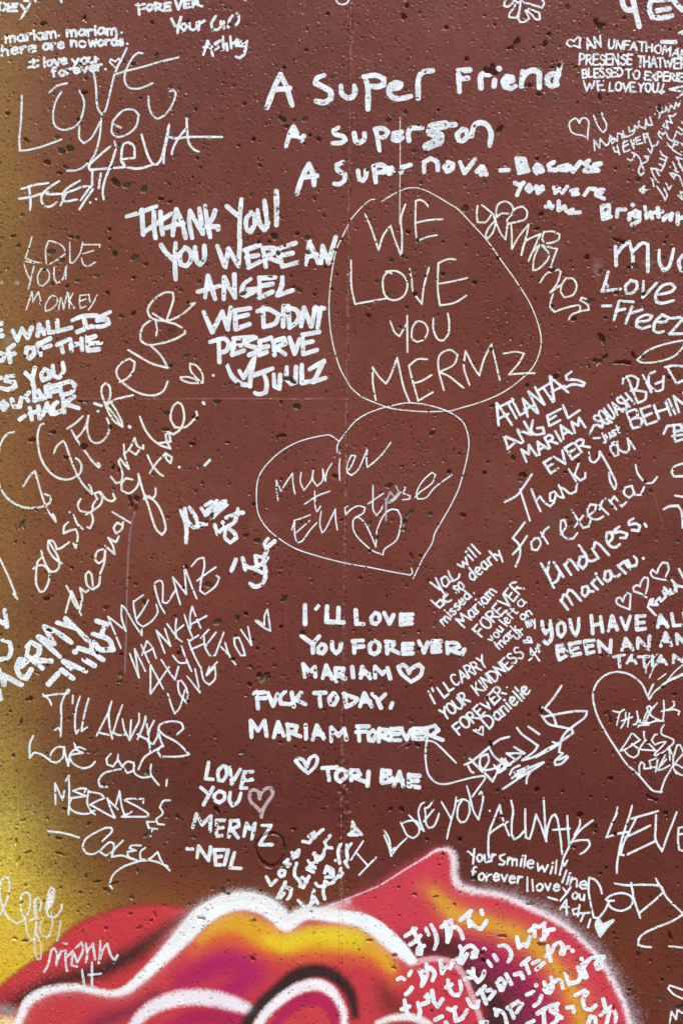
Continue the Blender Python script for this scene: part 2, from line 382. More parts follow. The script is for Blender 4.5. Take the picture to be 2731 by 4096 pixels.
PITS = r'''
0 0 900
300 165 18 14 0 1;590 122 12 12 0 0;590 645 20 14 0 0;488 1035 22 22 0 1;430 1052 24 17 0 1;185 975 22 11 30 0;400 955 16 11 0 1;330 1130 22 16 0 0;415 1205 20 11 0 0;460 1165 16 12 0 1;805 1270 27 22 30 0;820 1290 16 16 0 1;885 1290 22 18 0 1;1005 1320 22 22 40 1;1120 1385 20 12 20 0;1185 1405 14 12 0 1;1310 810 14 12 0 1;1375 1102 10 10 0 0;155 1495 14 9 0 1;55 790 13 13 0 0;545 832 12 12 0 0;980 680 10 8 0 0;1060 155 12 12 0 0;930 445 14 10 0 0;1090 380 14 8 0 0;865 430 9 9 0 0;1250 620 12 12 0 1;1365 760 12 12 0 1;1190 605 14 9 0 1;600 545 11 11 0 1
900 0 900
715 95 12 12 0 0;1268 40 14 14 0 0;1243 115 19 19 0 0;1355 88 10 10 0 1;1540 190 14 12 0 0;1380 120 8 8 0 1;400 830 26 16 40 1;553 830 15 13 0 1;485 840 12 14 0 1;655 970 18 11 0 0;200 970 13 12 0 0;245 1155 14 8 0 0;1135 840 15 14 0 1;1255 780 11 17 0 1;1315 1050 17 12 0 1;1395 1065 10 10 0 1;1365 1275 10 10 0 1;185 1358 13 11 0 1;625 1385 11 11 0 1;565 348 11 11 0 0;135 722 13 12 0 1;65 595 15 10 -30 1;430 880 13 11 0 0;590 942 12 10 0 0;550 1000 9 9 0 0;410 470 12 9 0 0;690 1505 12 12 0 1;740 540 12 8 0 1
1831 0 900
762 50 14 18 20 1;985 175 34 16 0 0;960 150 20 16 40 0;985 205 14 14 0 1;410 290 18 26 30 0;370 330 32 10 -20 0;605 305 12 26 20 0;200 490 26 16 20 0;245 500 30 20 50 0;240 455 16 12 0 0;60 410 13 13 0 0;185 105 10 8 0 0;630 235 13 11 0 0;1155 125 11 11 0 0;705 455 14 16 0 0;655 470 14 9 0 0;815 465 9 9 0 0;290 905 20 26 30 0;500 595 16 12 0 0;560 655 18 10 0 0;985 680 12 24 0 0;1400 755 14 22 0 1;1255 1250 15 15 0 1;50 1450 19 20 0 0;550 1105 14 10 0 0;580 1490 16 14 0 0;1095 1175 10 10 0 0;255 170 9 9 0 0;525 330 8 8 0 0
0 800 900
95 250 18 9 0 0;130 318 14 12 0 1;500 258 13 9 0 0;540 264 18 11 0 1;360 362 25 17 -20 1;430 420 15 15 0 1;765 270 13 10 0 0;765 205 12 9 0 0;800 378 15 22 0 1;940 400 28 15 -35 1;1020 448 13 11 0 1;935 540 16 9 0 0;675 528 18 11 0 1;545 562 18 9 0 1;365 585 13 12 0 1;470 602 14 7 0 0;750 645 13 13 0 1;850 810 15 12 0 1;930 790 12 20 40 1;1260 628 14 10 0 1;1390 570 15 10 0 1;1190 1155 13 11 0 1;1300 1085 13 11 0 1;880 995 10 8 0 0;1360 1095 8 8 0 1;1512 1405 22 14 20 1;560 1402 14 10 0 1;602 1405 13 10 0 1;345 1390 13 8 0 0;285 1048 10 8 0 0
900 800 900
340 248 24 16 30 0;352 265 14 14 0 1;570 265 22 13 0 1;503 235 11 15 20 0;575 365 15 15 0 1;370 370 13 13 0 1;1060 567 13 12 0 1;1160 420 11 12 0 1;1340 283 11 11 0 1;1275 222 13 11 0 0;1517 517 13 10 0 0;998 805 19 11 0 0;430 1245 26 12 10 1;470 1262 22 14 40 1;90 1290 15 12 0 1;515 625 20 12 30 1;478 605 11 9 0 0;128 652 17 12 0 1;235 290 12 10 0 0;310 290 12 9 0 0;500 1440 19 19 0 1;390 1410 9 13 0 0;700 465 10 10 0 0;745 622 10 9 0 0;780 520 8 8 0 0;1220 885 9 8 0 0;1480 800 9 11 0 1;1320 655 15 13 0 0;1235 392 11 11 0 0;1395 530 8 8 0 0
1831 800 900
45 60 19 20 0 1;550 200 20 9 -20 0;897 397 18 16 0 0;1110 280 40 9 20 0;1145 295 18 10 0 0;1190 468 12 10 0 0;1230 462 22 18 40 1;1100 645 14 12 0 1;990 500 18 14 -40 1;925 705 26 12 -40 1;805 830 24 11 -20 0;998 958 26 20 40 0;1010 990 13 15 0 0;970 1120 30 12 0 0;1020 1095 30 9 -40 0;1140 1130 55 11 0 0;1180 1135 20 14 0 0;1220 1080 12 22 -30 0;230 1040 13 13 0 1;1060 200 12 10 0 1;1430 405 11 10 0 1;1290 655 15 11 0 1;1025 820 9 9 0 1;650 490 20 13 0 0;275 405 12 12 0 0;655 740 11 10 0 0;480 1292 13 14 0 1;235 1435 14 10 0 0;680 1230 22 14 0 0;1290 1095 14 12 0 1;115 575 13 13 0 0
0 1600 900
1160 92 19 16 -20 1;1155 208 20 11 0 1;225 280 26 15 10 0;370 225 22 12 10 0;585 325 28 18 -10 0;460 402 11 13 0 0;790 470 11 18 20 0;830 490 11 17 0 0;155 868 10 32 35 1;325 1385 24 12 -15 0;365 1368 10 8 0 0;770 190 11 15 0 0;1475 810 11 24 0 1;1380 460 11 13 0 1;1410 580 10 9 0 1;740 1442 19 10 0 1;1450 1285 20 16 20 1;1297 1165 13 13 30 0;500 1170 13 10 0 0;110 990 9 9 0 1;1175 820 11 9 0 1;1005 1412 12 20 20 1;1515 1545 24 14 -10 0;1340 305 20 12 20 0;905 690 14 22 10 0;955 690 18 20 0 0;915 730 16 18 0 0;945 760 10 24 10 0
900 1600 900
500 45 20 19 0 1;765 530 17 14 0 0;1140 598 22 14 0 1;1440 232 18 14 -30 1;145 945 17 13 -20 1;225 980 20 16 20 1;1285 790 28 14 -45 1;1250 855 12 22 10 1;1240 902 20 9 0 1;412 1388 26 14 -50 1;390 250 32 11 -10 0;1005 862 11 17 0 1;1165 838 11 9 0 1;85 1515 14 12 0 1;1430 792 16 10 30 1;200 727 14 9 0 0;1297 1085 8 24 -20 0;1230 462 12 7 -30 0;15 297 16 8 0 0;1520 422 10 9 0 1;1560 500 13 13 0 0;605 1265 8 8 0 1
1831 1400 900
450 872 24 18 20 0;437 905 14 14 0 1;185 855 13 14 0 0;382 752 14 17 20 1;1340 982 12 12 0 1;1138 970 13 10 0 1;835 777 12 9 0 0;745 852 12 9 0 0;1072 1095 12 9 0 0;775 1215 12 12 0 1;1530 1332 12 10 0 1;915 1420 9 9 0 1;10 722 12 9 0 1;1365 755 9 9 0 0;1302 920 11 9 0 0;210 780 9 11 0 0;35 1150 24 12 0 0
0 2300 900
740 227 20 11 -20 0;842 695 18 14 -30 1;830 745 16 9 0 1;207 865 22 15 -30 0;145 1035 9 28 20 0;330 162 24 9 -10 0;1245 545 11 20 10 0;1515 332 27 14 -20 1;1500 1127 13 11 0 1;485 1002 13 12 0 1;680 1235 22 8 -40 1;845 552 12 10 0 0;1455 72 19 17 0 1;345 385 24 7 15 0;265 685 24 6 20 1;95 1258 10 10 0 1;637 1140 9 9 0 1;1020 1378 20 13 -10 1;1310 882 9 14 0 0;860 1358 8 8 0 0
900 2300 900
268 722 26 24 0 1;240 700 22 15 40 0;290 690 16 12 -40 0;170 762 14 14 0 0;120 1237 14 13 0 1;145 270 12 12 0 0;85 298 14 16 20 0;390 360 12 12 0 0;225 512 11 11 0 0;335 515 9 9 0 0;180 640 8 17 -30 0;345 632 13 9 0 1;540 402 14 17 0 0;1095 775 12 9 0 1;1460 347 9 15 20 1;385 1165 14 8 0 0;490 1200 7 8 0 0;1350 520 11 11 0 0;55 585 18 10 0 0
0 3000 900
410 617 20 12 0 0;195 714 20 11 -20 0;415 722 30 9 15 0;130 770 10 28 20 0;113 640 9 24 0 0;160 490 20 8 -15 0;960 842 14 13 0 1;920 1030 13 14 0 1;425 962 12 8 0 1;600 887 10 8 0 1;797 930 30 9 -20 0;680 917 30 8 -10 0;735 972 14 12 0 0;180 945 8 12 0 0;560 992 13 8 0 0;1165 465 15 11 0 1;1237 465 15 15 0 1;1030 592 28 12 -25 1;1045 570 9 16 0 1;1170 632 9 10 0 1;1355 607 12 11 0 1;95 40 11 13 0 1;448 412 14 12 0 0;740 1245 13 10 20 0;1080 1150 7 24 -10 0;912 1142 14 8 -20 0;970 1240 19 8 -30 0;1055 1190 15 9 -10 0;105 1312 15 9 0 0;175 1330 20 12 0 1;1410 1175 22 11 10 2;545 1127 9 9 0 0;150 1067 16 9 -30 0;620 515 18 8 -40 0;620 1080 10 8 0 1;620 15 16 8 0 1
700 3000 900
830 552 17 10 0 0;370 915 10 12 0 1;335 985 18 24 -20 1;370 1005 20 8 0 1;265 970 9 9 0 1;540 1455 18 14 20 0;550 1190 16 9 -20 0;1355 1328 22 9 -10 0;1500 412 12 14 0 0;950 1130 9 9 0 2;762 685 15 24 0 1;1530 1432 20 11 0 0;290 415 14 26 -30 0;597 985 10 10 0 1
1581 2600 800
45 1252 20 17 20 0;1108 1092 19 17 0 0;503 760 8 11 0 0;541 830 9 13 0 1;1443 1290 21 18 0 0;505 1482 13 12 30 0;800 1102 10 14 0 0;1135 480 14 34 0 0;1548 1395 14 30 0 0;745 745 12 16 0 0;828 1302 11 12 0 0;718 385 14 20 0 0;1045 515 8 16 0 0;1530 1148 8 9 0 0;170 745 26 9 35 0;110 545 8 32 -35 0;100 750 30 6 -20 0
2231 2600 500
605 790 24 28 0 1;640 850 18 34 -20 1;650 893 20 18 0 0;655 1612 34 22 20 0;270 2068 36 30 0 0;405 1842 14 16 0 0;1130 1845 18 36 -20 0;1170 1865 30 14 0 0;1228 1885 18 18 0 0;965 1390 14 14 0 0;1312 470 22 20 0 1;1122 1160 16 16 0 0;1280 1330 16 26 10 0;1345 2045 34 18 20 0;1370 2105 22 9 0 0;605 1850 12 12 0 0;570 1680 14 11 0 0;940 1535 18 14 0 0;690 1295 12 28 0 0
1531 3296 800
410 573 20 8 -20 0;558 632 10 10 0 0;250 555 16 12 0 0;935 880 32 13 0 0;1150 630 34 12 -10 2;125 495 11 11 0 0;710 425 22 17 0 1;1240 945 30 16 20 0;440 322 14 8 0 0;780 1010 18 16 0 0;785 1070 20 14 20 0;95 1030 22 9 0 0;85 1128 18 11 10 0;602 122 12 15 0 0;345 122 10 12 0 0;130 720 8 8 0 0
1931 3296 800
868 25 22 22 0 1;870 60 20 10 0 0;1462 880 12 38 -15 0;1385 1367 15 17 0 1;965 342 12 10 0 0;917 390 12 12 0 0;1143 1300 13 13 0 1;1308 1072 18 8 0 0;1212 1020 10 22 -10 0;1032 78 13 17 0 0;708 182 22 10 20 0;1535 1435 30 16 0 1;1400 1222 10 12 0 0;1018 1445 12 22 0 0
'''
big = []
sc = 1.0; ox = oy = 0
for ln in PITS.strip().splitlines():
    f = ln.split()
    if len(f) == 3:
        ox, oy, size = map(float, f); sc = size / 1568.0; continue
    for it in ln.split(';'):
        x, y, rx, ry, rot, b = map(float, it.split())
        big.append((ox + x * sc, oy + y * sc, rx * sc, ry * sc, rot, int(b)))
for i, (x, y, rx, ry, rot, b) in enumerate(big):
    s_ = min(rx, ry)
    pit(x, y, max(rx, 3.4) * 1.08, max(ry, 3.4) * 1.08, rot, b, min(.0082, .0028 + s_ * .00062), 1000 + i)
q = np.random.default_rng(77)
n = 0
while n < 4800:
    x = q.uniform(-80, 2810); y = q.uniform(-80, 4170)
    j = min(NYv - 1, np.searchsorted(GY, y)); i = min(NXv - 1, np.searchsorted(GX, x))
    if q.random() > .08 + 1.0 * float(vnoise(np.array([x]), np.array([y]), 170, 81)[0]) ** 2.2 + .25 * float(vnoise(np.array([x]), np.array([y]), 45, 82)[0]) ** 2: continue
    if y > 3640 and q.random() < .7: continue
    r = 2.1 + 1.4 * q.random() ** 2.0 + (3.0 * q.random() ** 2 if q.random() < .12 else 0)
    pit(x, y, r * (1 + .5 * q.random()), r, q.uniform(0, 180), 1 if (r > 4.2 and q.random() < .4) else 0, .0024 + r * .0006, 5000 + n)
    n += 1
# round patched tie hole with a cracked rim
def ring(x, y, rx, ry):
    i0, i1 = np.searchsorted(GX, [x - 110, x + 110]); j0, j1 = np.searchsorted(GY, [y - 110, y + 110])
    X = XX[j0:j1, i0:i1] - x; Y = YY[j0:j1, i0:i1] - y
    th = np.arctan2(Y, X)
    r = np.hypot(X / rx, Y / ry) + .05 * np.sin(3 * th + 1) + .05 * (vnoise(X, Y, 14, 91) - .5)
    k = .45 + .55 * vnoise(th * 40 + 400, th * 0, 30, 92) + .5 * np.exp(-((th - 2.2) / .5) ** 2)
    H[j0:j1, i0:i1] -= .0105 * np.exp(-((r - 1) / .075) ** 2) * k
    H[j0:j1, i0:i1] += .0014 * np.exp(-((r - 1.12) / .06) ** 2) * k
    H[j0:j1, i0:i1] -= .0012 * sstep(1.0, .9, r)
    H[j0:j1, i0:i1] += .0022 * (vnoise(X, Y, 9, 93) - .5) * sstep(.0, .5, (X - Y) / 60. * .5 + .2) * sstep(1.05, .9, r)
ring(1081, 3396, 56, 66)
line_feat_before = scr.copy(); scr[:] = 0
line_feature([(1130, 3405), (1145, 3420), (1160, 3424)], 3, .0012)
line_feature([(1045, 3450), (1060, 3466), (1090, 3470), (1120, 3462), (1150, 3468)], 4, -.0028)
line_feature([(1044, 3458), (1062, 3474), (1092, 3477), (1122, 3470), (1150, 3474)], 3, .0012)
H += scr
H = np.maximum(H, -.0085)
# gravelly patch under the second line of the four short lines
g2 = np.exp(-((XX - 865) / 40.) ** 2 - ((YY - 3245) / 22.) ** 2)
H += .006 * (vnoise(XX, YY, 10, 95) - .5) * g2
H[0, :] = H[-1, :] = -.02; H[:, 0] = H[:, -1] = -.02

def sample(A, x, y):
    """bilinear lookup in the plan grid"""
    i = np.clip(np.searchsorted(GX, x) - 1, 0, NXv - 2); j = np.clip(np.searchsorted(GY, y) - 1, 0, NYv - 2)
    fx_ = (x - GX[i]) / (GX[i + 1] - GX[i]); fy_ = (y - GY[j]) / (GY[j + 1] - GY[j])
    return (A[j, i] * (1 - fx_) + A[j, i + 1] * fx_) * (1 - fy_) + (A[j + 1, i] * (1 - fx_) + A[j + 1, i + 1] * fx_) * fy_

# ------------------------------------------------------------------ pavement
def box_object(name, x0, x1, y0, y1, z0, z1, mat, parent=None):
    v = [(x, y, z) for x in (x0, x1) for y in (y0, y1) for z in (z0, z1)]
    f = [(0, 1, 3, 2), (4, 6, 7, 5), (0, 4, 5, 1), (2, 3, 7, 6), (0, 2, 6, 4), (1, 5, 7, 3)]
    me = bpy.data.meshes.new(name); me.from_pydata(v, [], f); me.materials.append(mat)
    return link(bpy.data.objects.new(name, me), parent)
gme = bpy.data.meshes.new('pavement')
gme.from_pydata([(-120, -120, 0), (120, -120, 0), (120, 120, 0), (-120, 120, 0)], [], [(0, 1, 2, 3)])
gme.materials.append(MAT_GROUND)
gnd = link(bpy.data.objects.new('pavement', gme)); gnd['kind'] = 'structure'

# ------------------------------------------------------------------ the wall
wall = bpy.data.objects.new('concrete_wall', None); link(wall); wall.location = (0, 0, 0)  # the painted concrete wall itself, parent of all its parts
wall['label'] = 'dark red painted concrete wall covered in white handwritten messages above a spray painted flower'
wall['category'] = 'wall'
core = box_object('wall_core', -3.2, 3.2, .012, .30, .003, 3.35, MAT_CORE, wall)

V = np.stack([wx(XX), -H, wz(YY)], -1).reshape(-1, 3)
idx = np.arange(NYv * NXv).reshape(NYv, NXv)
quad = np.stack([idx[1:, :-1], idx[1:, 1:], idx[:-1, 1:], idx[:-1, :-1]], -1)
cxm = (XX[:-1, :-1] + XX[1:, 1:]) / 2; cym = (YY[:-1, :-1] + YY[1:, 1:]) / 2
left = cxm < seam_x(cym); upper = cym < 1597
RGBA = np.concatenate([COL, grain[..., None]], -1).reshape(-1, 4)
for msk, lab in ((left & upper, 'upper left dark red wall panel with faded ochre edge'), (left & ~upper, 'lower left wall panel fading to yellow at its left edge'), (~left, 'dark red wall panel right of the vertical seam')):
    o = grid_mesh('wall_panel', V, quad[msk], {'paint': ('FLOAT_COLOR', RGBA)}, MAT_WALL)
    link(o, wall); o['label'] = lab

# ------------------------------------------------------------------ spray painted flower at the foot of the view
mx = np.arange(-90, 2600, STEP); my = np.arange(3360, 4330, STEP)
MX, MY = np.meshgrid(mx, my)
MH = sample(H, MX, MY)
mcol = np.zeros(MX.shape + (3,)); mcov = np.zeros(MX.shape); mlab = np.zeros(MX.shape, int); mstr = np.zeros(MX.shape)
nz1 = vnoise(MX, MY, 4.5, 101); nz2 = vnoise(MX, MY, 40, 102)
rnd = np.random.default_rng(9).random(MX.shape)

def E_(P): return [(1531 + x * .5102, 3296 + y * .5102, *r) for x, y, *r in P]
def M_(P): return [(x * .8929, 3446 + y * .8929, *r) for x, y, *r in P]

def path_dist(P):
    P = np.array(P, float); hw = P[:, 2] if P.shape[1] > 2 else None
    pts = smooth_path(P[:, :2], 8, 75)
    D = np.full(MX.shape, 1e6); HW = np.zeros(MX.shape)
    if hw is not None:
        cum = np.r_[0, np.cumsum(np.hypot(*np.diff(P[:, :2], axis=0).T))]
        cum2 = np.r_[0, np.cumsum(np.hypot(*np.diff(pts, axis=0).T))]; cum2 *= cum[-1] / cum2[-1]
        hws = np.interp(cum2, cum, hw)
    for k, (a, b) in enumerate(zip(pts[:-1], pts[1:])):
        R = 190
        i0, i1 = np.searchsorted(mx, [min(a[0], b[0]) - R, max(a[0], b[0]) + R]); j0, j1 = np.searchsorted(my, [min(a[1], b[1]) - R, max(a[1], b[1]) + R])
        if i1 <= i0 or j1 <= j0: continue
        x = MX[j0:j1, i0:i1]; y = MY[j0:j1, i0:i1]; ab = b - a; L = max(1e-6, float(ab @ ab))
        t = np.clip(((x - a[0]) * ab[0] + (y - a[1]) * ab[1]) / L, 0, 1)
        dd = np.hypot(x - a[0] - t * ab[0], y - a[1] - t * ab[1])
        cur = D[j0:j1, i0:i1]; m = dd < cur
        cur[m] = dd[m]
        if hw is not None: HW[j0:j1, i0:i1][m] = hws[k]
    return D, HW

def inside(P):
    P = np.array(P)[:, :2]; r = np.zeros(MX.shape, bool)
    for (x0, y0), (x1, y1) in zip(P, np.roll(P, -1, 0)):
        if y0 == y1: continue
        c = (MY > min(y0, y1)) & (MY <= max(y0, y1)) & (MX < x0 + (MY - y0) * (x1 - x0) / (y1 - y0))
        r ^= c
    return r

def lay(m, col, lab, opac=1.0, grain_=.35, cover=True):
    """lay a coat of paint where m is the spray density"""
    edge = 4 * m * (1 - m)
    m = np.clip(m + grain_ * edge * (nz1 + .6 * rnd - .8), 0, 1) * opac
    c = lin(*col) * (.94 if min(col) < 150 else 1.06) if not isinstance(col, np.ndarray) else col
    global mcol, mcov
    out = mcov + m * (1 - mcov) if cover else mcov
    w = np.where(out > 1e-4, m / np.maximum(out, 1e-4), 0) if cover else m
    w = np.clip(w, 0, 1)[..., None]
    mcol = mcol * (1 - w) + c * w
    mcov = out
    mlab[(m > .5)] = lab

def brush(P, hw, soft, col, lab, opac=1.0, grain_=.35, cover=True):
    D, HW = path_dist(P)
    if np.array(P, float).shape[1] > 2: hw = HW
    lay(sstep(hw + soft, hw - soft, D), col, lab, opac, grain_, cover)
    return D

def fill(P, edge_path, soft, col, lab, opac=1.0, grain_=.35):
    D, _ = path_dist([p[:2] for p in edge_path])
    sd = np.where(inside(P), D, -D)
    lay(sstep(-soft, soft, sd), col, lab, opac, grain_)
    return sd

RED, YEL, WHT, MAG, DRK = 1, 2, 3, 4, 5
PO = [(1270, 3640), (1360, 3604), (1417, 3582), (1503, 3547)] + E_([(0, 462), (100, 398), (200, 335), (320, 262), (400, 208), (455, 188), (515, 192), (556, 230), (573, 300), (578, 395), (602, 450), (665, 490), (760, 515), (880, 535), (960, 558), (1080, 608), (1200, 662), (1300, 710), (1400, 768), (1480, 825), (1552, 890), (1634, 970), (1714, 1060), (1784, 1180), (1854, 1310), (1904, 1420), (1944, 1568), (1970, 1720), (1975, 1990)])
POs = [tuple(p) for p in smooth_path([p[:2] for p in PO], 10, 70)]
petal = POs + [(2538, 4330), (1270, 4330)]
# --- petal on the right
sd = fill(petal, POs, 9, (210, 70, 84), RED, 1, .3)
D_po = np.abs(sd)
brush(E_([(420, 330, 10), (430, 400, 12)]), 0, 30, (225, 70, 70), RED, .6, .2, False)
brush(E_([(330, 500, 24), (430, 570, 38), (540, 680, 52), (660, 745, 54), (850, 805, 52), (1050, 875, 52), (1190, 970, 54), (1310, 1090, 54), (1430, 1230, 56), (1510, 1380, 58), (1570, 1568, 58), (1590, 1900, 58)]), 0, 52, (220, 124, 72), YEL, .78, .3, False)
brush(E_([(400, 540, 16), (470, 620, 26), (560, 700, 28), (660, 730, 26), (850, 785, 24), (1050, 855, 24), (1190, 955, 26), (1310, 1080, 18), (1430, 1220, 20), (1500, 1380, 20), (1560, 1568, 22), (1580, 1900, 22)]), 0, 26, (224, 170, 58), YEL, .82, .3, False)
brush(E_([(620, 960, 40), (760, 1010, 50), (900, 1090, 55), (1040, 1200, 60), (1150, 1350, 66), (1210, 1500, 70), (1230, 1900, 80)]), 0, 60, (160, 40, 86), MAG, .9, .3, False)
brush(E_([(640, 1010, 30), (760, 1080, 40), (870, 1180, 40), (1000, 1300, 40), (1080, 1450, 44), (1100, 1800, 60)]), 0, 45, (120, 26, 76), MAG, .8, .3, False)
brush(E_([(240, 1000, 20), (330, 985, 30), (450, 975, 40), (560, 1010, 34), (640, 1110, 26), (740, 1250, 46), (840, 1370, 62), (900, 1500, 70), (930, 1900, 80)]), 0, 50, (56, 24, 30), DRK, .95, .35, False)
brush(E_([(200, 940, 40), (330, 940, 50), (500, 950, 44)]), 0, 50, (92, 34, 38), DRK, .85, .3, False)
# white rim of the petal: spray paint fading inwards
dpath = D_po
xx = (MX - 1531) / .5102
rimw = np.interp(xx, [-300, 0, 300, 470, 560, 800, 1200, 1700, 1900], [3, 3, 4, 9, 22, 15, 14, 12, 13])
lay(np.exp(-((sd - .5 * rimw) / (.85 * rimw)) ** 2) * np.where(sd < -rimw * .5, .5, 1), (236, 226, 230), WHT, .93, .9)
# inner petal with its pink rim
IP = E_([(215, 1085), (300, 1058), (400, 1045), (480, 1052), (555, 1082), (615, 1140), (665, 1230), (705, 1330), (745, 1440), (790, 1568), (840, 1760), (850, 1990)])
IPs = [tuple(p) for p in smooth_path(IP, 10, 70)]
sdi = fill(IPs + [(1964, 4330), (1500, 4330), (1500, 3870)], IPs, 8, (206, 66, 80), RED, 1, .3)
brush(E_([(-20, 1440, 34), (80, 1430, 34), (140, 1400, 20)]), 0, 50, (104, 34, 42), DRK, .85, .3, False)
lay(sstep(17, 4, np.abs(sdi - 6)), (226, 188, 194), WHT, .72, .7)
# --- lobe at the far left
top = M_([(-110, 640), (-20, 575), (60, 510), (100, 478), (220, 395), (330, 292), (450, 235), (560, 207), (700, 192), (800, 205), (900, 232), (960, 260)])
fill([p[:2] for p in top] + [(900, 3800), (600, 3960), (400, 4010), (90, 4100), (-98, 4100)], top, 17, (204, 65, 72), RED, 1, .4)
brush(M_([(-60, 650, 20), (40, 620, 30), (110, 600, 30)]), 0, 50, (120, 40, 56), MAG, .7, .3, False)
brush(M_([(40, 665, 12), (120, 600, 20), (220, 545, 26), (330, 520, 30), (450, 490, 34), (540, 445, 36), (620, 400, 34), (690, 345, 24), (760, 290, 10), (840, 245, 4)]), 0, 38, (50, 24, 22), DRK, .96, .45, False)
brush(M_([(640, 400, 10), (740, 310, 14), (850, 240, 10)]), 0, 36, (120, 60, 40), DRK, .5, .3, False)
# --- central body under the white curve
W1 = [(60, 4110, 14), (84, 4062, 16), (107, 4012, 18), (150, 3978, 19), (215, 3955, 16), (300, 3947, 14), (357, 3956, 13), (446, 3972, 13), (505, 3957, 16), (571, 3903, 18), (630, 3848, 21), (690, 3788, 26), (746, 3729, 32), (804, 3668, 35), (870, 3628, 34), (930, 3606, 33), (987, 3603, 33), (1040, 3615, 33), (1080, 3634, 33), (1115, 3662, 31), (1143, 3690, 29), (1170, 3680, 24), (1216, 3655, 21), (1270, 3654, 20), (1331, 3662, 22), (1400, 3670, 24), (1446, 3680, 27), (1503, 3711, 30), (1560, 3759, 31), (1605, 3800, 27), (1643, 3836, 17)]
W1s = [tuple(p) for p in smooth_path([p[:2] for p in W1], 10, 80)]
fill(W1s + [(1700, 3960), (1640, 4330), (40, 4330)], W1s, 6, (204, 66, 75), RED, 1, .3)
brush(M_([(880, 400, 30), (980, 340, 44), (1100, 345, 50), (1250, 400, 46), (1420, 395, 50), (1540, 390, 55), (1700, 440, 40), (1760, 520, 36)]), 0, 40, (224, 104, 62), YEL, .9, .35, False)
brush(M_([(900, 350, 14), (980, 285, 34), (1080, 275, 44), (1180, 325, 50), (1270, 355, 50), (1400, 345, 48), (1500, 345, 52), (1600, 355, 50), (1690, 400, 34), (1750, 470, 20)]), 0, 26, (228, 168, 48), YEL, .97, .35, False)
brush(M_([(1200, 350, 16), (1280, 370, 26), (1400, 330, 26), (1500, 335, 34), (1590, 345, 34)]), 0, 30, (238, 212, 50), YEL, .9, .3, False)
brush(M_([(830, 530, 34), (930, 480, 46), (1040, 450, 46), (1120, 500, 56), (1040, 570, 44)]), 0, 50, (180, 26, 100), MAG, 1, .3, False)
brush(M_([(720, 640, 10), (800, 560, 22), (900, 500, 24)]), 0, 40, (180, 40, 88), MAG, .75, .3, False)
brush(M_([(400, 740, 20), (500, 700, 26), (600, 660, 18), (700, 600, 10)]), 0, 46, (110, 34, 72), MAG, .9, .3, False)
brush([(1531, 3950, 20), (1560, 4010, 44), (1600, 4040, 30)], 0, 60, (90, 30, 38), DRK, .75, .3, False)
# second white curve with the magenta under it
brush([(640, 4140, 30), (760, 4075, 34), (870, 4070, 36), (960, 4100, 40), (1000, 4200, 60)], 0, 26, (176, 26, 84), MAG, .98, .25, False)
brush([(500, 4150, 14), (545, 4088, 20), (590, 4044, 25), (660, 4008, 29), (750, 3989, 31), (850, 3994, 31), (935, 4015, 28), (1010, 4044, 18)], 0, 13, (234, 226, 234), WHT, .98, .7, False)
# dark hook, white inner hook, magenta stroke
brush([(960, 4150, 22), (1000, 4075, 24), (1050, 4015, 28), (1100, 3972, 30), (1160, 3922, 32), (1215, 3892, 32), (1280, 3884, 28), (1345, 3910, 27), (1400, 3972, 24), (1420, 4060, 16)], 0, 17, (46, 26, 26), DRK, .97, .45, False)
hook = [(1040, 4170), (1072, 4050), (1134, 3985), (1197, 3948), (1262, 3938), (1313, 3955), (1352, 4000), (1374, 4060), (1376, 4170)]
fill(hook, hook, 6, (206, 70, 76), RED, 1, .25)
brush([(1100, 4100, 18), (1145, 4045, 26), (1205, 4006, 28), (1262, 3996, 28), (1306, 4014, 26), (1332, 4055, 24), (1335, 4090, 10)], 0, 12, (182, 26, 88), MAG, .97, .25, False)
brush([(1012, 4150, 16), (1040, 4085, 18), (1085, 4030, 19), (1140, 3984, 21), (1200, 3950, 22), (1262, 3938, 22), (1315, 3957, 20), (1353, 4003, 15), (1375, 4060, 13), (1372, 4160, 18)], 0, 10, (238, 234, 236), WHT, .98, .7, False)
# arch in the lower middle
brush(E_([(-40, 1560, 10), (60, 1525, 13), (170, 1512, 14), (270, 1528, 14), (350, 1570, 14), (400, 1640, 12)]), 0, 9, (236, 230, 226), WHT, .97, .6, False)
# grey and pale yellow tip in the corner
brush([(-60, 4030, 14), (20, 4040, 18), (70, 4050, 14)], 0, 24, (150, 152, 150), WHT, .7, .6, False)
brush([(-40, 4100, 24), (30, 4088, 22), (60, 4100, 16)], 0, 20, (236, 214, 160), WHT, .9, .5, False)
# the main white curve on top, crisp above and dusty below
Dw, HWw = path_dist(W1)
ab = np.interp(MX.ravel(), [p[0] for p in W1s if True][0:len(W1s)], [p[1] for p in W1s]).reshape(MX.shape)
below = MY > ab
softw = np.where(below, 13, 6) + np.where(MX < 780, 4, 0)
HWw = HWw - 4 * sstep(620, 420, MX)
lay(sstep(HWw + softw, HWw - softw * .6, Dw), (236, 245, 246), WHT, 1 - .14 * sstep(700, 450, MX), .8)
brush([(1390, 3610, 6), (1330, 3632, 10), (1290, 3650, 8)], 0, 22, (236, 226, 222), WHT, .7, .8)
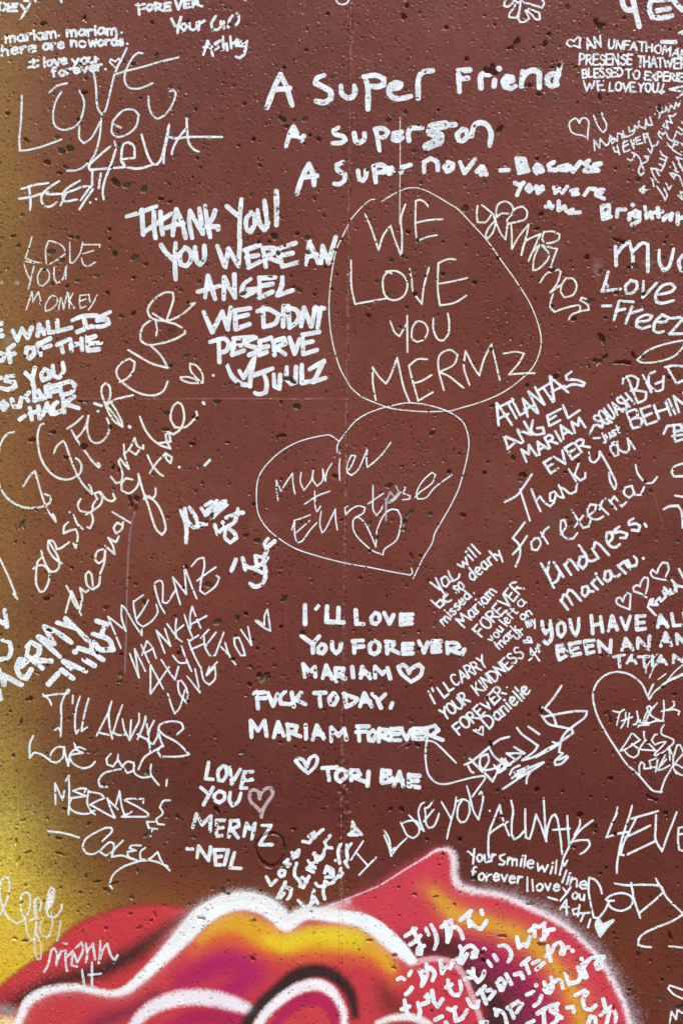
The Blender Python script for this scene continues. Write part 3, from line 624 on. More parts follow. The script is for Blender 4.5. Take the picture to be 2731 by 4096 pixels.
# overspray specks around the white edges
def overspray(D, reach, dens, col, m=None):
    p = dens * np.exp(-D / reach)
    hit = sstep(1.0, .8, (rnd * .6 + nz1 * .4) / np.maximum(p * 1.25 + .12, 1e-3)) * (p > .02)
    a = np.clip(p * .55 + hit * p * 1.2, 0, .85)
    if m is not None: a = a * m
    lay(a, col, 0, 1, 0, True)
out_r = (sd < 0) * sstep(1750, 2100, MX) 
overspray(np.abs(sd), 40, .46, (206, 188, 194), out_r * (.6 + .8 * nz2))
overspray(np.abs(sd), 26, .5, (205, 88, 104), (sd < 0) * sstep(1300, 1500, MX) * sstep(1850, 1700, MX))
overspray(np.maximum(Dw - HWw, 0), 20, .5, (230, 228, 226), (~below) * sstep(1500, 1300, MX) * sstep(560, 760, MX))
overspray(np.maximum(Dw - HWw, 0), 14, .35, (240, 236, 236), below * 1.0 * (mcov > .9))

CUT = .06
alpha = sstep(CUT, CUT + .10, mcov) * np.clip(mcov, 0, 1)
alpha = np.where(mcov > .97, 1, alpha)
# the coat does not reach the bottoms of the bare holes
hole_m = sample(BARE, MX, MY)
base_m = np.stack([sample(COL[..., k], MX, MY) for k in range(3)], -1)
hm = (sstep(.3, .8, hole_m) * .8)[..., None]
mcol = mcol * (1 - hm) + base_m * hm
MV = np.stack([wx(MX), -(MH + .00022), wz(MY)], -1).reshape(-1, 3)
mi = np.arange(MX.size).reshape(MX.shape)
mq = np.stack([mi[1:, :-1], mi[1:, 1:], mi[:-1, 1:], mi[:-1, :-1]], -1)
cc = np.maximum.reduce([mcov[1:, :-1], mcov[1:, 1:], mcov[:-1, 1:], mcov[:-1, :-1]])
lb = mlab[:-1, :-1]; keep = cc > CUT
mural = bpy.data.objects.new('spray_painted_flower', None); link(mural, wall)
mural['label'] = 'spray painted flower petals in red, yellow, magenta and white along the foot of the wall'
MRGBA = np.concatenate([mcol, alpha[..., None]], -1).reshape(-1, 4)
for k, nm in ((0, 'overspray'), (RED, 'red_area'), (YEL, 'yellow_band'), (WHT, 'white_outline'), (MAG, 'magenta_area'), (DRK, 'dark_area')):  # one object per paint colour, the dark one being brown-black spray paint
    s_ = keep & (lb == k)
    if s_.sum() < 20: continue
    link(grid_mesh(nm, MV, mq[s_], {'paint': ('FLOAT_COLOR', MRGBA)}, MAT_MURAL), mural)

# ------------------------------------------------------------------ handwriting: a pen alphabet and the plan of every message
GLYPHS = {k: (float(w), [[tuple(float(v) / 10 for v in p.split(',')) for p in s.split(' ')] for s in st.split('/')]) for k, w, st in
          (l.split('|') for l in r'''A|.75|0,0 3.8,10 7.5,0/1.4,3.4 6.2,3.4
B|.62|0,0 0,10 4,10 5.6,8.8 5.2,6.4 3,5.3 0.4,5.3/3,5.3 6,4 6.2,1.8 4,0 0,0
C|.62|6.2,8.6 4,10 1.4,9 0,5.2 1.2,1.2 3.8,0 6.2,1.4
D|.68|0,0 0.3,10/0,10 3.6,9.4 6.6,6.6 6.4,3 3.6,0.4 0,0
E|.56|0,0 0,10/0,10 5.4,10/0,5.2 4.6,5.2/0,0 5.6,0
F|.54|0,0 0,10/0,10 5.4,10/0,5.4 4.5,5.4
G|.68|6.4,8.6 4,10 1,8.6 0,4.8 1.4,1 4,0 6.4,2 6.4,4.8 3.8,4.8
H|.66|0,0 0,10/6.6,0 6.6,10/0,5 6.6,5
I|.12|0.6,0 0.6,10
J|.5|4.6,10 4.8,3 3.4,0.2 1.2,0 0,2
K|.62|0,0 0.2,10/5.8,10 0.6,4.4/1.6,5.4 6.2,0
L|.52|0.2,10 0,0 5.2,0.2
M|.86|0,0 1,10 4.2,4 7.4,10 8.6,0
N|.68|0,0 0.4,10 6,0 6.8,10
O|.68|3.4,10 1,8.6 0,5 1,1.2 3.4,0 5.8,1.4 6.8,5 5.8,8.8 3.4,10
P|.58|0,0 0.2,10/0,10 3.6,9.8 5.6,8 5,5.6 2.8,4.6 0.3,4.8
Q|.72|3.4,10 1,8.6 0,5 1,1.2 3.4,0 5.8,1.4 6.8,5 5.8,8.8 3.4,10/4.2,3 7.4,-1
R|.62|0,0 0.2,10/0,10 3.6,9.8 5.4,8 4.8,5.8 2.6,5 0.3,5/2.4,5 6.2,0
S|.58|5.6,8.8 3.6,10 1.2,9.2 0.8,7 2.8,5.6 5,4.4 5.8,2.2 4,0.2 1.8,0 0,1.6
T|.64|0,10 6.4,10/3.2,10 3.2,0
U|.64|0,10 0.2,3 1.6,0.2 3.8,0 6,2.6 6.4,10
V|.68|0,10 3.4,0 6.8,10
W|.92|0,10 2.2,0 4.6,7.4 6.8,0 9.2,10
X|.62|0,0 6.2,10/0,10 6.2,0
Y|.66|0,10 3.2,5/6.6,10 3.2,5 2.6,0
Z|.6|0,10 6,10 0,0 6,0
a|.50|4.6,5.4 2.4,6.4 0.4,4.8 0,2.2 1.4,0.2 3.4,0.8 4.6,3.4/4.6,6 4.6,1.2 5.6,0.4
b|.48|0,10 0,0.2/0,3.4 1.8,5.8 4.2,5 4.8,2.6 3.4,0.2 0.6,0.2
c|.42|4.2,5.2 2.2,6.2 0.2,4.2 0.4,1.4 2.2,0 4.4,1
d|.50|4.6,10 4.6,0.2/4.6,4.6 2.6,6.2 0.4,4.6 0.2,1.8 2,0 4.4,1.8
e|.48|0.4,3.2 4.2,3.6 4.4,5.2 2.4,6.4 0.4,4.6 0.2,1.6 2,0 4.6,1
f|.38|3.8,9.2 2.4,10 1.2,8.2 1.2,0/0,5.8 3.2,5.8
h|.46|0,10 0,0/0,3.6 2,6 4,5.2 4.4,0
i|.10|0.4,6 0.6,0/0.5,8.6 0.6,8.7
j|.24|2,6 2,-1.6 0.4,-3 -0.8,-2/2,8.6 2.1,8.7
k|.44|0,10 0,0/3.8,6.2 0.4,2.8/1.4,3.6 4.4,0
l|.10|0.4,10 0.6,0
m|.74|0,6 0,0/0,3.8 1.6,6 3.2,5.2 3.4,0/3.4,3.8 5.2,6 6.8,5.2 7.2,0
n|.46|0,6 0,0/0,3.8 1.9,6 3.9,5.2 4.4,0
o|.48|2.4,6.2 0.4,4.8 0,2.4 1.4,0.1 3.4,0.3 4.8,2.6 4.2,5.2 2.4,6.2
r|.36|0,6 0.2,0/0.2,3.4 1.6,5.8 3.6,5.8
s|.38|3.6,5.4 1.6,6.2 0.3,4.8 1.6,3.4 3.4,2.2 3.2,0.5 1.4,0 0,1
t|.38|1.8,9 1.8,1 3.4,0.2/0,6 3.6,6
u|.48|0,6 0.2,1.6 1.6,0 3.4,0.8 4.4,3.4/4.4,6 4.6,0
v|.46|0,6 2.3,0 4.6,6
w|.66|0,6 1.6,0 3.3,4.6 5,0 6.6,6
y|.48|0,6 2.2,1.4/4.6,6 2.2,0.6 0.2,-3.4'''.splitlines())}

INK = r'''
@ 0 0 900
# message | pair of words in thick white marker cut off by the top left corner
p 19 .95 .2 0
s word -20 22 30 20 48 45 25 75 -20 72;0 20 0 70;60 30 58 78 122 76;60 30 125 28;60 52 115 50;150 35 182 78;215 22 182 78 150 128
s word 165 -6 175 8 200 6;245 -5 250 10;425 -5 432 14
# message | four word white note hanging down from the top edge, left of centre
p 19 .95 .2 0
s word 950 35 1010 28;965 30 972 100;968 62 1010 58;1040 30 1022 55 1040 75 1062 60 1058 35 1040 30;1085 75 1082 20 1125 30 1110 50 1085 52 1140 75;1150 22 1150 72 1190 70;1150 22 1190 18;1150 46 1185 44;1222 0 1245 68 1268 0;1285 5 1285 55 1325 50;1285 5 1322 0;1285 30 1318 26;1345 50 1345 0 1375 0 1380 15 1350 25 1408 42
s word 1195 130 1220 180 1245 180;1262 120 1245 180 1238 230;1282 160 1258 185 1282 213 1306 185 1282 160;1322 160 1325 200 1345 210 1368 195 1372 155;1385 210 1390 150;1390 165 1425 145
s word 1505 112 1475 160 1480 200 1510 208 1540 190 1540 150;1560 150 1562 200;1590 190 1600 140 1620 110;1650 95 1665 110 1662 150 1645 175
s word 1418 382 1448 285 1485 388;1420 330 1478 325;1535 283 1498 305 1525 330 1500 348;1555 255 1558 345 1560 310 1580 305 1585 350;1605 255 1612 335;1612 310 1640 290;1645 320 1675 290 1650 275 1645 320 1690 320;1690 290 1700 320 1722 290;1722 285 1705 370 1670 405 1645 395
# message | small lowercase lines in white marker with a tiny heart, high on the left
p 18 .95 .15 0
t 45 298 395 262 72 mariam
s dot 413 248 415 248
t 470 255 815 238 70 mariam
s dot 848 228 850 226
t -40 392 255 362 72 there
t 305 348 450 336 66 are
t 498 326 598 326 66 no
t 625 325 862 312 68 words
s dot 888 304 890 305
s word 235 415 240 470;210 432 268 422;200 470 268 458
t 310 466 470 444 66 love
t 508 450 672 432 66 you
s dot 684 412 686 410
t 370 532 715 486 64 forever
s dot 736 482 738 483
p 12 .95 .1 0
s heart 800 470 765 430 775 412 800 430 830 408 840 425 815 470 800 470
# message | large thin looping capitals sprawling below the small lowercase lines
p 14 .86 .1 0
s word 155 665 150 830 138 960 140 1050 200 1045 300 1020 430 972;430 640 390 710 372 800 385 875 440 905 510 890 560 840 588 740 580 680 555 632;345 645 400 600 470 580;655 505 670 600 680 740 710 798 740 760 770 640 800 520 850 410 885 335;995 372 960 370 920 410 880 490 870 560 900 610 960 618 1010 605 1065 580;800 520 880 495 1000 465 1120 430 1245 400
s word 555 880 555 960 585 998 640 960 700 850;708 825 695 960 660 1080 600 1150 540 1185 470 1190;845 890 800 870 785 855 800 830 860 770 930 765 968 800 950 880 890 935 820 955 780 920 785 860;1035 672 1042 750 1070 810 1110 825 1170 780 1210 710 1225 650 1205 625 1182 640
p 16 .95 .1 0
s word 770 1020 700 1080 625 1150 630 1185 740 1175 870 1165 860 1130;798 985 808 1040 770 1160 735 1250 718 1330 725 1392;850 1110 940 1100 935 1020 895 990 860 1010 848 1080 850 1130 890 1165 970 1175 1060 1150;988 938 1030 1080 1065 1140 1095 1148 1130 1090 1180 870;1180 868 1165 970 1145 1060 1142 1138;1300 810 1305 900 1315 990 1350 1040 1388 1058;1302 890 1240 970 1205 1040 1198 1075;1170 955 1240 965 1320 955 1550 955
s word 645 1195 645 1290;705 1210 690 1310;630 1411 631 1412;672 1388 673 1389
s word 150 1318 240 1290 340 1275;205 1300 215 1400 212 1465;135 1385 220 1372 290 1350 340 1340;415 1262 340 1310 300 1350 290 1395 310 1438 350 1440 400 1410;330 1355 440 1350;560 1258 480 1305 440 1350 445 1400 480 1402 550 1385;460 1345 530 1320 580 1300 640 1300 650 1320 600 1390 555 1460;425 1430 460 1350;565 1395 625 1310
@ 900 0 900
# message | heavy rounded white tribute of three lines running across the upper middle to the right edge
p 36 .93 .12 0
s word 292 750 340 620 385 520 425 600 468 735;345 625 450 615
s word 690 525 640 545 630 580 680 605 735 640 735 690 690 715 635 705;808 600 812 650 850 682 885 678 905 640 900 600;995 760 995 620 975 540;965 535 1050 525 1105 550 1105 590 1060 605 1010 600;1140 620 1210 610 1225 585 1190 575 1150 600 1142 650 1180 685 1240 685 1295 670;1345 685 1345 560 1375 505 1445 492
s word 1632 640 1624 492 1702 488;1625 552 1690 545;1782 612 1777 540 1792 515 1837 520;1872 600 1877 560;1907 478 1908 479;1942 590 2002 560 1997 540 1962 535 1937 570 1947 605 1992 615 2022 600;2062 600 2072 500;2072 550 2102 505 2152 490 2187 510 2187 610;2312 590 2272 600 2242 580 2247 535 2282 515 2322 520;2334 445 2322 500 2302 570
p 32 .93 .12 0
s word 425 1020 450 940 478 885 505 935 540 985;450 945 550 950
s word 790 890 755 910 765 935 820 950 838 975 810 995 750 998;900 930 910 985 940 998 970 970 970 930;1075 1050 1060 950 1045 900 1100 895 1135 920 1110 955 1070 955;1180 960 1215 930 1230 920 1175 930 1170 970 1200 980 1235 960;1280 980 1275 930 1290 895 1370 890
p 58 .8 .2 0
s word 1530 870 1440 885 1430 920 1495 950 1490 985 1440 1005 1405 1022
p 34 .93 .12 0
+ 1570 870 1600 870;1650 905 1618 935 1625 975 1655 982 1690 950 1680 910 1650 900;1717 950 1732 880 1772 855 1822 870 1852 930 1842 1015
p 32 .93 .12 0
s word 500 1350 540 1230 585 1145 615 1220 620 1290;555 1235 640 1225
s word 820 1130 780 1150 785 1185 835 1215 830 1260 790 1285 760 1280;925 1190 935 1250 960 1260 980 1230 982 1190;1050 1270 1035 1160 1090 1150 1130 1175 1090 1200 1050 1200;1100 1200 1160 1170 1140 1210 1170 1190;1225 1200 1235 1165 1290 1150
s word 1385 1200 1385 1130 1430 1105 1475 1130 1480 1185;1552 1135 1525 1165 1545 1195 1580 1180 1585 1145 1552 1130;1635 1130 1667 1205 1737 1115;1782 1160 1752 1195 1782 1215 1807 1190 1792 1165 1817 1215
s dash 1917 1188 1972 1185
s word 2047 1205 2032 1105 2082 1110 2092 1140 2052 1160 2102 1165 2107 1190 2052 1200;2152 1180 2202 1165 2172 1150 2152 1180 2172 1205 2212 1190;2287 1130 2252 1150 2262 1185 2302 1185;2322 1165 2382 1150 2372 1180 2322 1180 2382 1185;2402 1160 2422 1195 2472 1130;2532 1120 2502 1140 2532 1165 2502 1190 2542 1195;2562 1170 2612 1140 2572 1150 2562 1190 2597 1190
p 28 .93 .15 0
s word 2017 1275 2052 1290 2077 1275;2062 1290 2032 1360;2117 1290 2097 1315 2117 1335 2137 1315 2117 1295;2167 1300 2177 1345 2212 1320 2207 1300 2180 1325
s word 2287 1305 2297 1345 2327 1315 2347 1345 2382 1300;2407 1330 2452 1320 2422 1355 2457 1350;2502 1360 2532 1315 2632 1325;2582 1350 2622 1340 2582 1360 2637 1385
s word 2232 1440 2282 1435;2255 1410 2272 1450;2322 1405 2322 1465 2362 1440 2375 1470;2385 1475 2420 1460 2395 1485 2470 1480
s word 2627 1520 2622 1440 2672 1430 2672 1480 2642 1490 2682 1510 2632 1525;2727 1510 2732 1460 2787 1460;2817 1490 2812 1530;2837 1428 2838 1429;2857 1470 2832 1490 2857 1510 2882 1490 2862 1470;2884 1480 2882 1540 2832 1565;2922 1440 2932 1520 2962 1480 2972 1520;3012 1450 3017 1510;2992 1480 3042 1475;3050 1520 3080 1500 3052 1535;3110 1490 3100 1530;3150 1490 3150 1560;3170 1520 3200 1510
# drawing | short white arc dipping in from the top edge over the vertical seam
p 12 .9 .1 0
s arc 768 -8 788 22 820 32 850 20 866 -8
# drawing | fine straight white drip line crossing the tribute and the big bare letters
p 6 .9 .05 1
s line 1219 820 1219 1100 1217 1400 1215 1560
@ 1831 0 900
# drawing | outlined white flower with looping petals at the top edge
p 14 .92 .1 0
s flower 400 0 350 45 320 40 325 10 345 -10;400 30 385 60 360 90 355 120 405 125 425 80 435 20;425 90 420 130 435 155 465 150 495 130 480 95 470 70;480 70 520 110 545 135 570 135 565 90 490 60;450 15 520 35 585 55 598 20 575 -10;380 -5 420 20 450 -5
# message | huge white numeral and capitals cut by the top right corner
p 36 .93 .12 0
s word 1140 -10 1150 40 1180 70 1230 65;1215 -10 1235 80 1260 185;1345 -10 1330 60 1350 120 1420 125 1490 110;1385 75 1470 60;1350 0 1470 -5;1490 -10 1530 40 1590 95
# message | four tight lines of bold white capitals with a tilted heart, top right
p 14 .95 .12 0
t 900 348 1000 322 76 AN
t 1045 335 1350 362 58 UNFATH
t 1365 368 1680 425 58 OMABLE
t 845 450 1210 452 70 PRESENSE
t 1250 465 1425 470 68 THAT
t 1430 472 1640 482 66 WERE
t 868 542 1145 532 60 BLESSED
t 1165 545 1260 552 62 TO
t 1300 555 1700 575 56 EXPERIENCE
t 878 630 1018 626 66 WE
t 1050 632 1232 638 60 LOVE
t 1255 642 1390 645 66 YOU
s word 1430 585 1420 618;1400 640 1415 652 1435 640 1415 630 1400 640
s dash 1470 620 1500 615 1570 600;1475 625 1568 640;1525 680 1570 650
p 28 .95 .1 0
s dash 1418 292 1512 294
s dash 1545 235 1575 220
p 13 .95 .1 0
s heart 850 335 845 300 852 265 830 262 805 290 790 280 765 285 755 305 780 325 815 320 850 335
@ 2331 350 400
# message | thin outlined heart and slim letter u below the tight capitals
p 26 .92 .1 0
s heart -100 490 -60 560 -30 490 10 478 50 490 85 540 80 640 70 720 70 815;-60 560 -90 500 -130 480 -210 540 -215 620 -180 700 -100 740 -20 750 40 780
s letter 160 435 210 560 280 680 320 705 355 650 360 570 310 470 290 390
# message | dry scribbled script climbing in slanted lines beside the right edge
p 27 .86 .45 0
s word 180 990 165 820 255 950 265 800 310 860 355 910 400 870 420 750 490 840 450 880 430 830 480 790 530 840 540 720 600 730 610 790 660 760;620 680 640 780 720 760 790 710 810 600;710 620 730 700 800 660;800 600 850 640 870 530 880 600 970 650 980 500 1010 590 1080 590 1045 470
s word 470 940 500 1010 545 1010;530 900 565 1050;640 830 620 930 640 1015 730 980;620 870 695 835;630 930 705 890;740 820 790 960 790 820;820 790 840 890 925 870;820 800 880 770;830 840 890 820;970 870 940 730 1010 720 1000 780 950 790
s word 690 1120 750 1150 790 1100 800 1040 760 1020 840 1060 890 1130 910 1200 940 1280 950 1340 900 1380 870 1330 880 1260 920 1200 1000 1150 1020 1080 960 1080 1010 1130;1010 960 1060 1030 1080 960 1060 890 1020 780 980 730;1080 920 1150 900 1170 850
s word 1185 480 1200 420 1165 360 1150 310 1190 290 1230 330 1220 400 1290 370 1290 300 1340 380 1370 280 1430 330 1450 240 1490 300 1520 210;1120 417 1121 419
s word 1340 440 1400 450 1450 410;1340 440 1390 560 1300 520;1300 540 1330 650 1250 610 1270 570
s word 1230 810 1180 740 1190 690 1250 740 1290 690 1330 790 1400 850 1440 750 1460 690 1530 740 1560 720;1490 620 1560 680;1540 540 1575 580
s word 1310 870 1390 960 1440 840 1490 860 1470 900 1420 900;1390 970 1480 1030 1540 1060;1530 870 1575 920
s word 1200 990 1240 1060 1310 1090 1290 1150 1200 1110;1290 1150 1260 1240 1190 1200;1260 1240 1220 1310 1130 1270 1190 1380;1130 1280 1060 1270 1110 1400 1180 1490;1050 1410 1080 1440 1105 1550
s word 1570 1130 1450 1090 1480 1130 1520 1220 1560 1310;1400 1170 1480 1330 1430 1300;1490 1190 1560 1300;1360 1350 1420 1430 1440 1360 1360 1340;1430 1370 1500 1390 1540 1480 1568 1560;1361 1244 1363 1246
s word 1150 1550 1240 1680 1280 1770 1310 1690 1260 1580;1290 1500 1340 1600 1380 1540
s word 1480 1690 1550 1760 1520 1640 1568 1650
s star 880 1610 920 1660 960 1540;890 1590 990 1610;930 1560 950 1650
@ 0 800 900
# message | three words of thin faint capitals stacked on the left, above the bold block capitals
p 11 .8 .3 1
s word 225 258 205 330 180 405 240 430 290 440;170 425 240 440;340 285 320 350 325 440 350 445 410 410 462 370 440 325 400 300 355 285 335 290;488 295 490 435 515 435 560 370 578 295;575 310 700 312 695 330;580 375 655 352;570 405 585 450 620 460 670 430
s word 170 445 190 510 210 550;240 460 220 540 200 620;290 480 265 530 270 590 300 600 340 560 345 510 320 480 285 480;380 470 380 540 400 580 440 550 465 455 460 550
s word 185 765 225 640 232 710 270 640 285 700 280 720;350 680 320 730 320 775 360 760 400 720 395 680 370 665 345 680;410 765 425 680 435 700 445 760 472 645;480 650 485 755;510 650 485 700 520 755;560 665 555 720 565 755 600 740;560 665 605 660;560 705 600 690;620 660 630 710;680 660 650 720 620 765
# message | bold blocky white capitals in five lines cut by the left edge
p 30 .95 .2 0
s word -25 870 15 860;-25 915 12 908;-25 960 20 945
s word 90 910 125 980 155 895 195 960 225 890;265 945 275 870 310 935;270 910 310 905;335 850 345 925 375 920;400 840 405 915 500 890
s word 505 840 580 810 680 805;590 830 600 890;540 920 640 880;770 780 690 820 680 840 750 830 760 860 720 880 650 885
s word -10 1060 40 1080 20 1120 -10 1120;60 1050 75 1130;60 1040 100 1010;70 1080 105 1070
s word 235 1030 190 1030 185 1080 210 1105 240 1070 235 1030;270 1000 285 1080;265 1010 350 965;275 1040 355 1015
s word 400 1010 485 970;425 1000 440 1060;490 970 500 1050;570 965 575 1045;500 1010 570 1000;610 950 615 1050 690 1040;610 970 665 950;615 1000 705 995
s word -20 1250 10 1240;100 1225 50 1230 40 1260 100 1270 110 1300 60 1320 10 1310
s word 180 1205 225 1250;245 1170 230 1250 240 1310;315 1180 290 1215 300 1255 345 1240 350 1200 315 1180;370 1155 375 1225 410 1240 445 1200 440 1135
s word 30 1405 5 1430 30 1460 55 1430 30 1405;85 1390 100 1440 140 1440 150 1380;205 1340 180 1370 200 1400;240 1330 245 1400;240 1395 290 1385;320 1300 325 1380;270 1330 300 1385;345 1290 350 1370;345 1340 400 1330;400 1290 360 1300;420 1280 430 1360 500 1340 525 1290 490 1265 420 1285
s dash 140 1530 175 1505
s word 210 1450 225 1530;210 1490 270 1470;270 1440 280 1520;300 1500 330 1420 360 1490;310 1470 350 1460;400 1410 370 1440 380 1490 430 1470;440 1380 450 1480;520 1370 450 1420 550 1450
# message | cream looping capitals curving diagonally up from the left edge toward the bold thank you
p 15 .88 .12 1
s word 1165 830 1190 760 1210 690 1205 645 1150 645 1080 690 1035 750 1035 790 1060 825 1110 840 1170 840 1250 810 1310 765 1360 718 1330 725;1165 850 1220 865 1270 890;1065 790 1120 825 1165 850;1060 830 1000 880 980 940 990 985 1040 1010 1120 1000 1220 970 1290 930 1290 912;1085 830 1095 900 1090 945;895 1045 960 1085 1060 1140 1170 1170 1140 1110 1100 1060 1050 1015;905 1105 850 1135 815 1180 820 1230 860 1275 920 1320 1000 1355 1080 1360 1140 1330 1170 1265;905 1105 940 1130 930 1190 890 1240 835 1270;850 1580 800 1500 745 1430 715 1370 710 1310 735 1275 765 1300 770 1370 745 1420;745 1425 820 1385 930 1360
@ 0 1600 900
s word 102 222 50 240 10 300 -10 380;-10 560 10 620 50 680 110 725 180 750 260 750 320 735 355 705 350 670 315 655;165 600 210 530 245 495 265 560 290 650 330 760 370 820 392 850 385 820 370 795
+ 310 165 285 175 265 240 270 330 290 410 330 480 390 535 460 555 520 540 560 510 570 460 555 425 530 405;378 370 400 320 440 285 460 310 490 400 530 500 575 580 620 630 645 655 635 610 620 590
+ 470 200 530 160 580 112;500 210 540 280 590 350 640 420 690 470 700 455 685 440;530 270 570 230 600 180 618 110;620 110 610 180 620 250 650 295 700 295 740 260 765 200 760 160 745 125
+ 725 5 760 90 800 150 855 185 850 150 815 80 770 10
@ 0 800 900
# drawing | small two lobed leaf like heart with dots between the looping capitals and the thank you
p 13 .92 .1 1
s heart 1415 1275 1410 1210 1370 1155 1325 1140 1330 1190 1370 1240 1410 1275;1410 1275 1330 1275 1270 1255 1260 1235 1320 1235 1400 1268
p 20 .92 .1 0
s dot 1486 1222 1488 1223
s dot 1417 1412 1424 1420
s dot 684 1472 686 1473
s dot 660 1418 710 1434
# message | thick white capitals in six lines with a heart and a signature, left of the big balloon outline
p 31 .92 .2 0
s word 885 115 970 90 1090 45;990 70 995 160 1000 240;1075 85 1075 180 1085 265;1120 85 1125 170 1135 240;1020 215 1100 160 1195 95;1205 245 1215 150 1230 65 1270 160 1295 265;1160 195 1220 175 1280 165;1340 265 1320 150 1325 75 1370 160 1415 235 1400 130 1390 60;1430 40 1445 150 1465 260;1500 75 1480 130 1440 185;1440 185 1520 185 1520 205
s word 1583 45 1658 110;1683 -5 1673 110 1668 270;1753 90 1718 130 1718 200 1748 220 1773 170 1773 110 1748 80;1796 70 1808 160 1843 210 1868 160;1843 5 1858 130 1863 190
p 36 .92 .2 0
s word 1926 -60 1928 80 1926 175
p 31 .92 .2 0
s word 1125 315 1160 370 1215 420;1225 300 1220 420 1225 555;1290 335 1255 380 1260 450 1300 460 1330 420 1325 360 1290 330;1360 330 1370 420 1395 450 1425 410 1425 320
s word 1515 320 1545 400 1570 470 1593 340 1628 400 1663 460 1673 280;1708 350 1808 315;1718 400 1798 385;1723 370 1733 470 1813 430;1833 340 1853 465;1833 335 1908 335 1908 370 1848 395 1943 430;1928 345 2058 300;1943 390 2038 370;1943 360 1968 465 2073 435
s word 2133 450 2158 290 2218 440;2138 400 2208 380;2238 440 2248 320 2288 440 2338 260
s word 1430 680 1450 530 1500 690;1380 640 1530 600;1560 690 1563 540 1598 610 1638 680 1633 520;1748 550 1698 590 1683 650 1708 670 1768 640 1778 620 1728 625;1808 550 1808 680 1898 640;1808 545 1918 540;1818 600 1898 585;1968 540 1963 600 1933 665 2038 630
s word 1420 780 1480 920 1550 780 1588 900 1608 750;1638 770 1743 755;1638 770 1643 900 1738 865;1643 820 1728 800
s word 1833 750 1838 885;1793 775 1868 760 1943 800 1918 860 1838 885;1978 740 1973 880;2008 740 2018 890;2008 750 2068 770 2088 820 2058 860 2018 885;2098 880 2118 750 2168 880 2198 750;2188 760 2258 755;2233 750 2213 890
s word 1465 990 1560 965 1598 1000 1578 1050 1530 1065;1525 980 1530 1130;1628 965 1768 955;1628 1020 1698 1010;1633 965 1618 1080 1698 1050;1783 960 1708 985 1718 1010 1788 1030 1788 1060 1738 1080;1808 990 1888 960;1813 1030 1868 1020;1813 980 1808 1080 1858 1060;1908 985 1913 1080;1903 985 1978 965 1988 1000 1918 1030 1988 1075;2018 960 2053 1070 2088 970;2108 940 2223 920;2113 1000 2178 985;2108 940 2113 1075 2208 1045
s heart 1583 1150 1618 1230 1678 1280 1728 1290;1668 1190 1698 1240 1758 1130 1778 1095;1743 1300 1748 1230 1773 1110
s word 1773 1220 1898 1175;1833 1200 1858 1270 1853 1340 1808 1355 1778 1345;1908 1215 1913 1300 1948 1315 1953 1220;1998 1165 1998 1240 2030 1280 2058 1270 2063 1165;2103 1150 2103 1275 2178 1260;2158 1180 2258 1120 2198 1240 2178 1270 2268 1240
@ 900 800 900
# message | four words of slim cream capitals inside the big balloon outline
p 13 .93 .06 1
s word 975 100 1015 190 1070 350 1100 250 1152 178 1180 270 1230 400 1232 250 1225 130 1255 30;1335 290 1325 170 1328 6 1360 0 1395 20 1412 45;1325 160 1420 140 1515 135;1335 290 1400 260 1475 245
s word 877 420 880 600 905 725 1000 708 1130 685;1160 512 1130 500 1100 550 1105 640 1140 690 1200 695 1250 660 1270 590 1245 530 1190 495 1120 498;1285 480 1300 560 1310 640 1370 725 1385 600 1420 470;1605 415 1550 413 1485 440 1480 600 1495 735 1600 715 1680 665;1480 585 1580 568 1687 543
s word 1150 845 1180 920 1215 950 1265 860;1268 805 1270 1060;1330 850 1305 890 1300 960 1335 990 1385 970 1412 910 1390 860 1350 845 1325 850;1450 825 1450 900 1480 970 1520 980 1555 930 1560 850 1550 790
s word 1050 1395 1030 1280 1028 1165 1070 1230 1120 1280 1150 1230 1198 1100 1215 1180 1245 1310 1285 1410;1408 1110 1340 1110 1280 1155 1300 1240 1345 1400 1445 1340;1305 1280 1370 1260 1437 1220;1523 1325 1490 1200 1485 1110 1510 1065 1570 1045 1620 1080 1590 1150 1490 1200 1560 1230 1660 1310;1702 1290 1667 1190 1664 1130 1674 1052 1722 1150 1770 1225 1802 1110 1854 1005 1872 1080 1912 1255;1937 1070 2022 1058 2082 1070 2042 1140 1977 1215 2052 1210 2157 1205
p 8 .93 .06 1
s outline 1045 -4 1010 1 950 51 875 136;1090 11 1180 -44 1270 -82 1360 -79 1460 -34 1568 31 1622 65 1722 170 1822 280 1922 420 2022 560 2122 720 2177 860 2199 960 2192 1050 2152 1150 2082 1230 1952 1330 1802 1400 1622 1455 1560 1470 1400 1475 1250 1465 1150 1450 1050 1415 950 1370 880 1310 855 1270 800 1170 755 1020 730 870 725 700 745 500 775 350 820 250 860 170
@ 1831 800 900
# message | cream looping scrawl sliding down outside the right shoulder of the balloon outline
p 13 .9 .06 1
s word 165 35 210 70 250 110 260 160 240 230 205 270 190 250 210 200 250 150;135 40 130 100 135 155 190 155 220 120 235 95;250 120 270 170 300 240 330 275 345 160 340 140 380 90 375 40 330 10 280 30 265 80 270 120 300 95 350 95;370 100 400 60 450 45 480 80 470 130 420 150 350 165;350 160 370 180 375 340 420 260 490 170 480 230 440 385;440 385 470 290 575 235 540 310 490 425;490 425 520 360 570 310;600 215 585 270 610 300 660 295 700 275 705 240 660 220 600 222
s word 570 310 530 400 520 490 560 480 620 420 630 370 580 315 640 330 690 340 660 420 640 490;570 575 620 510 700 485 715 500 690 580 640 645;640 645 720 590 715 640 740 680 800 660 825 600 800 550 750 545 720 590;660 655 640 740 670 780 740 755 820 735 850 740 850 775 790 800 770 835;850 775 910 765 900 730 850 700 860 680 890 690
# message | three words in round white marker cut by the right edge beside the looping scrawl
p 25 .95 .15 0
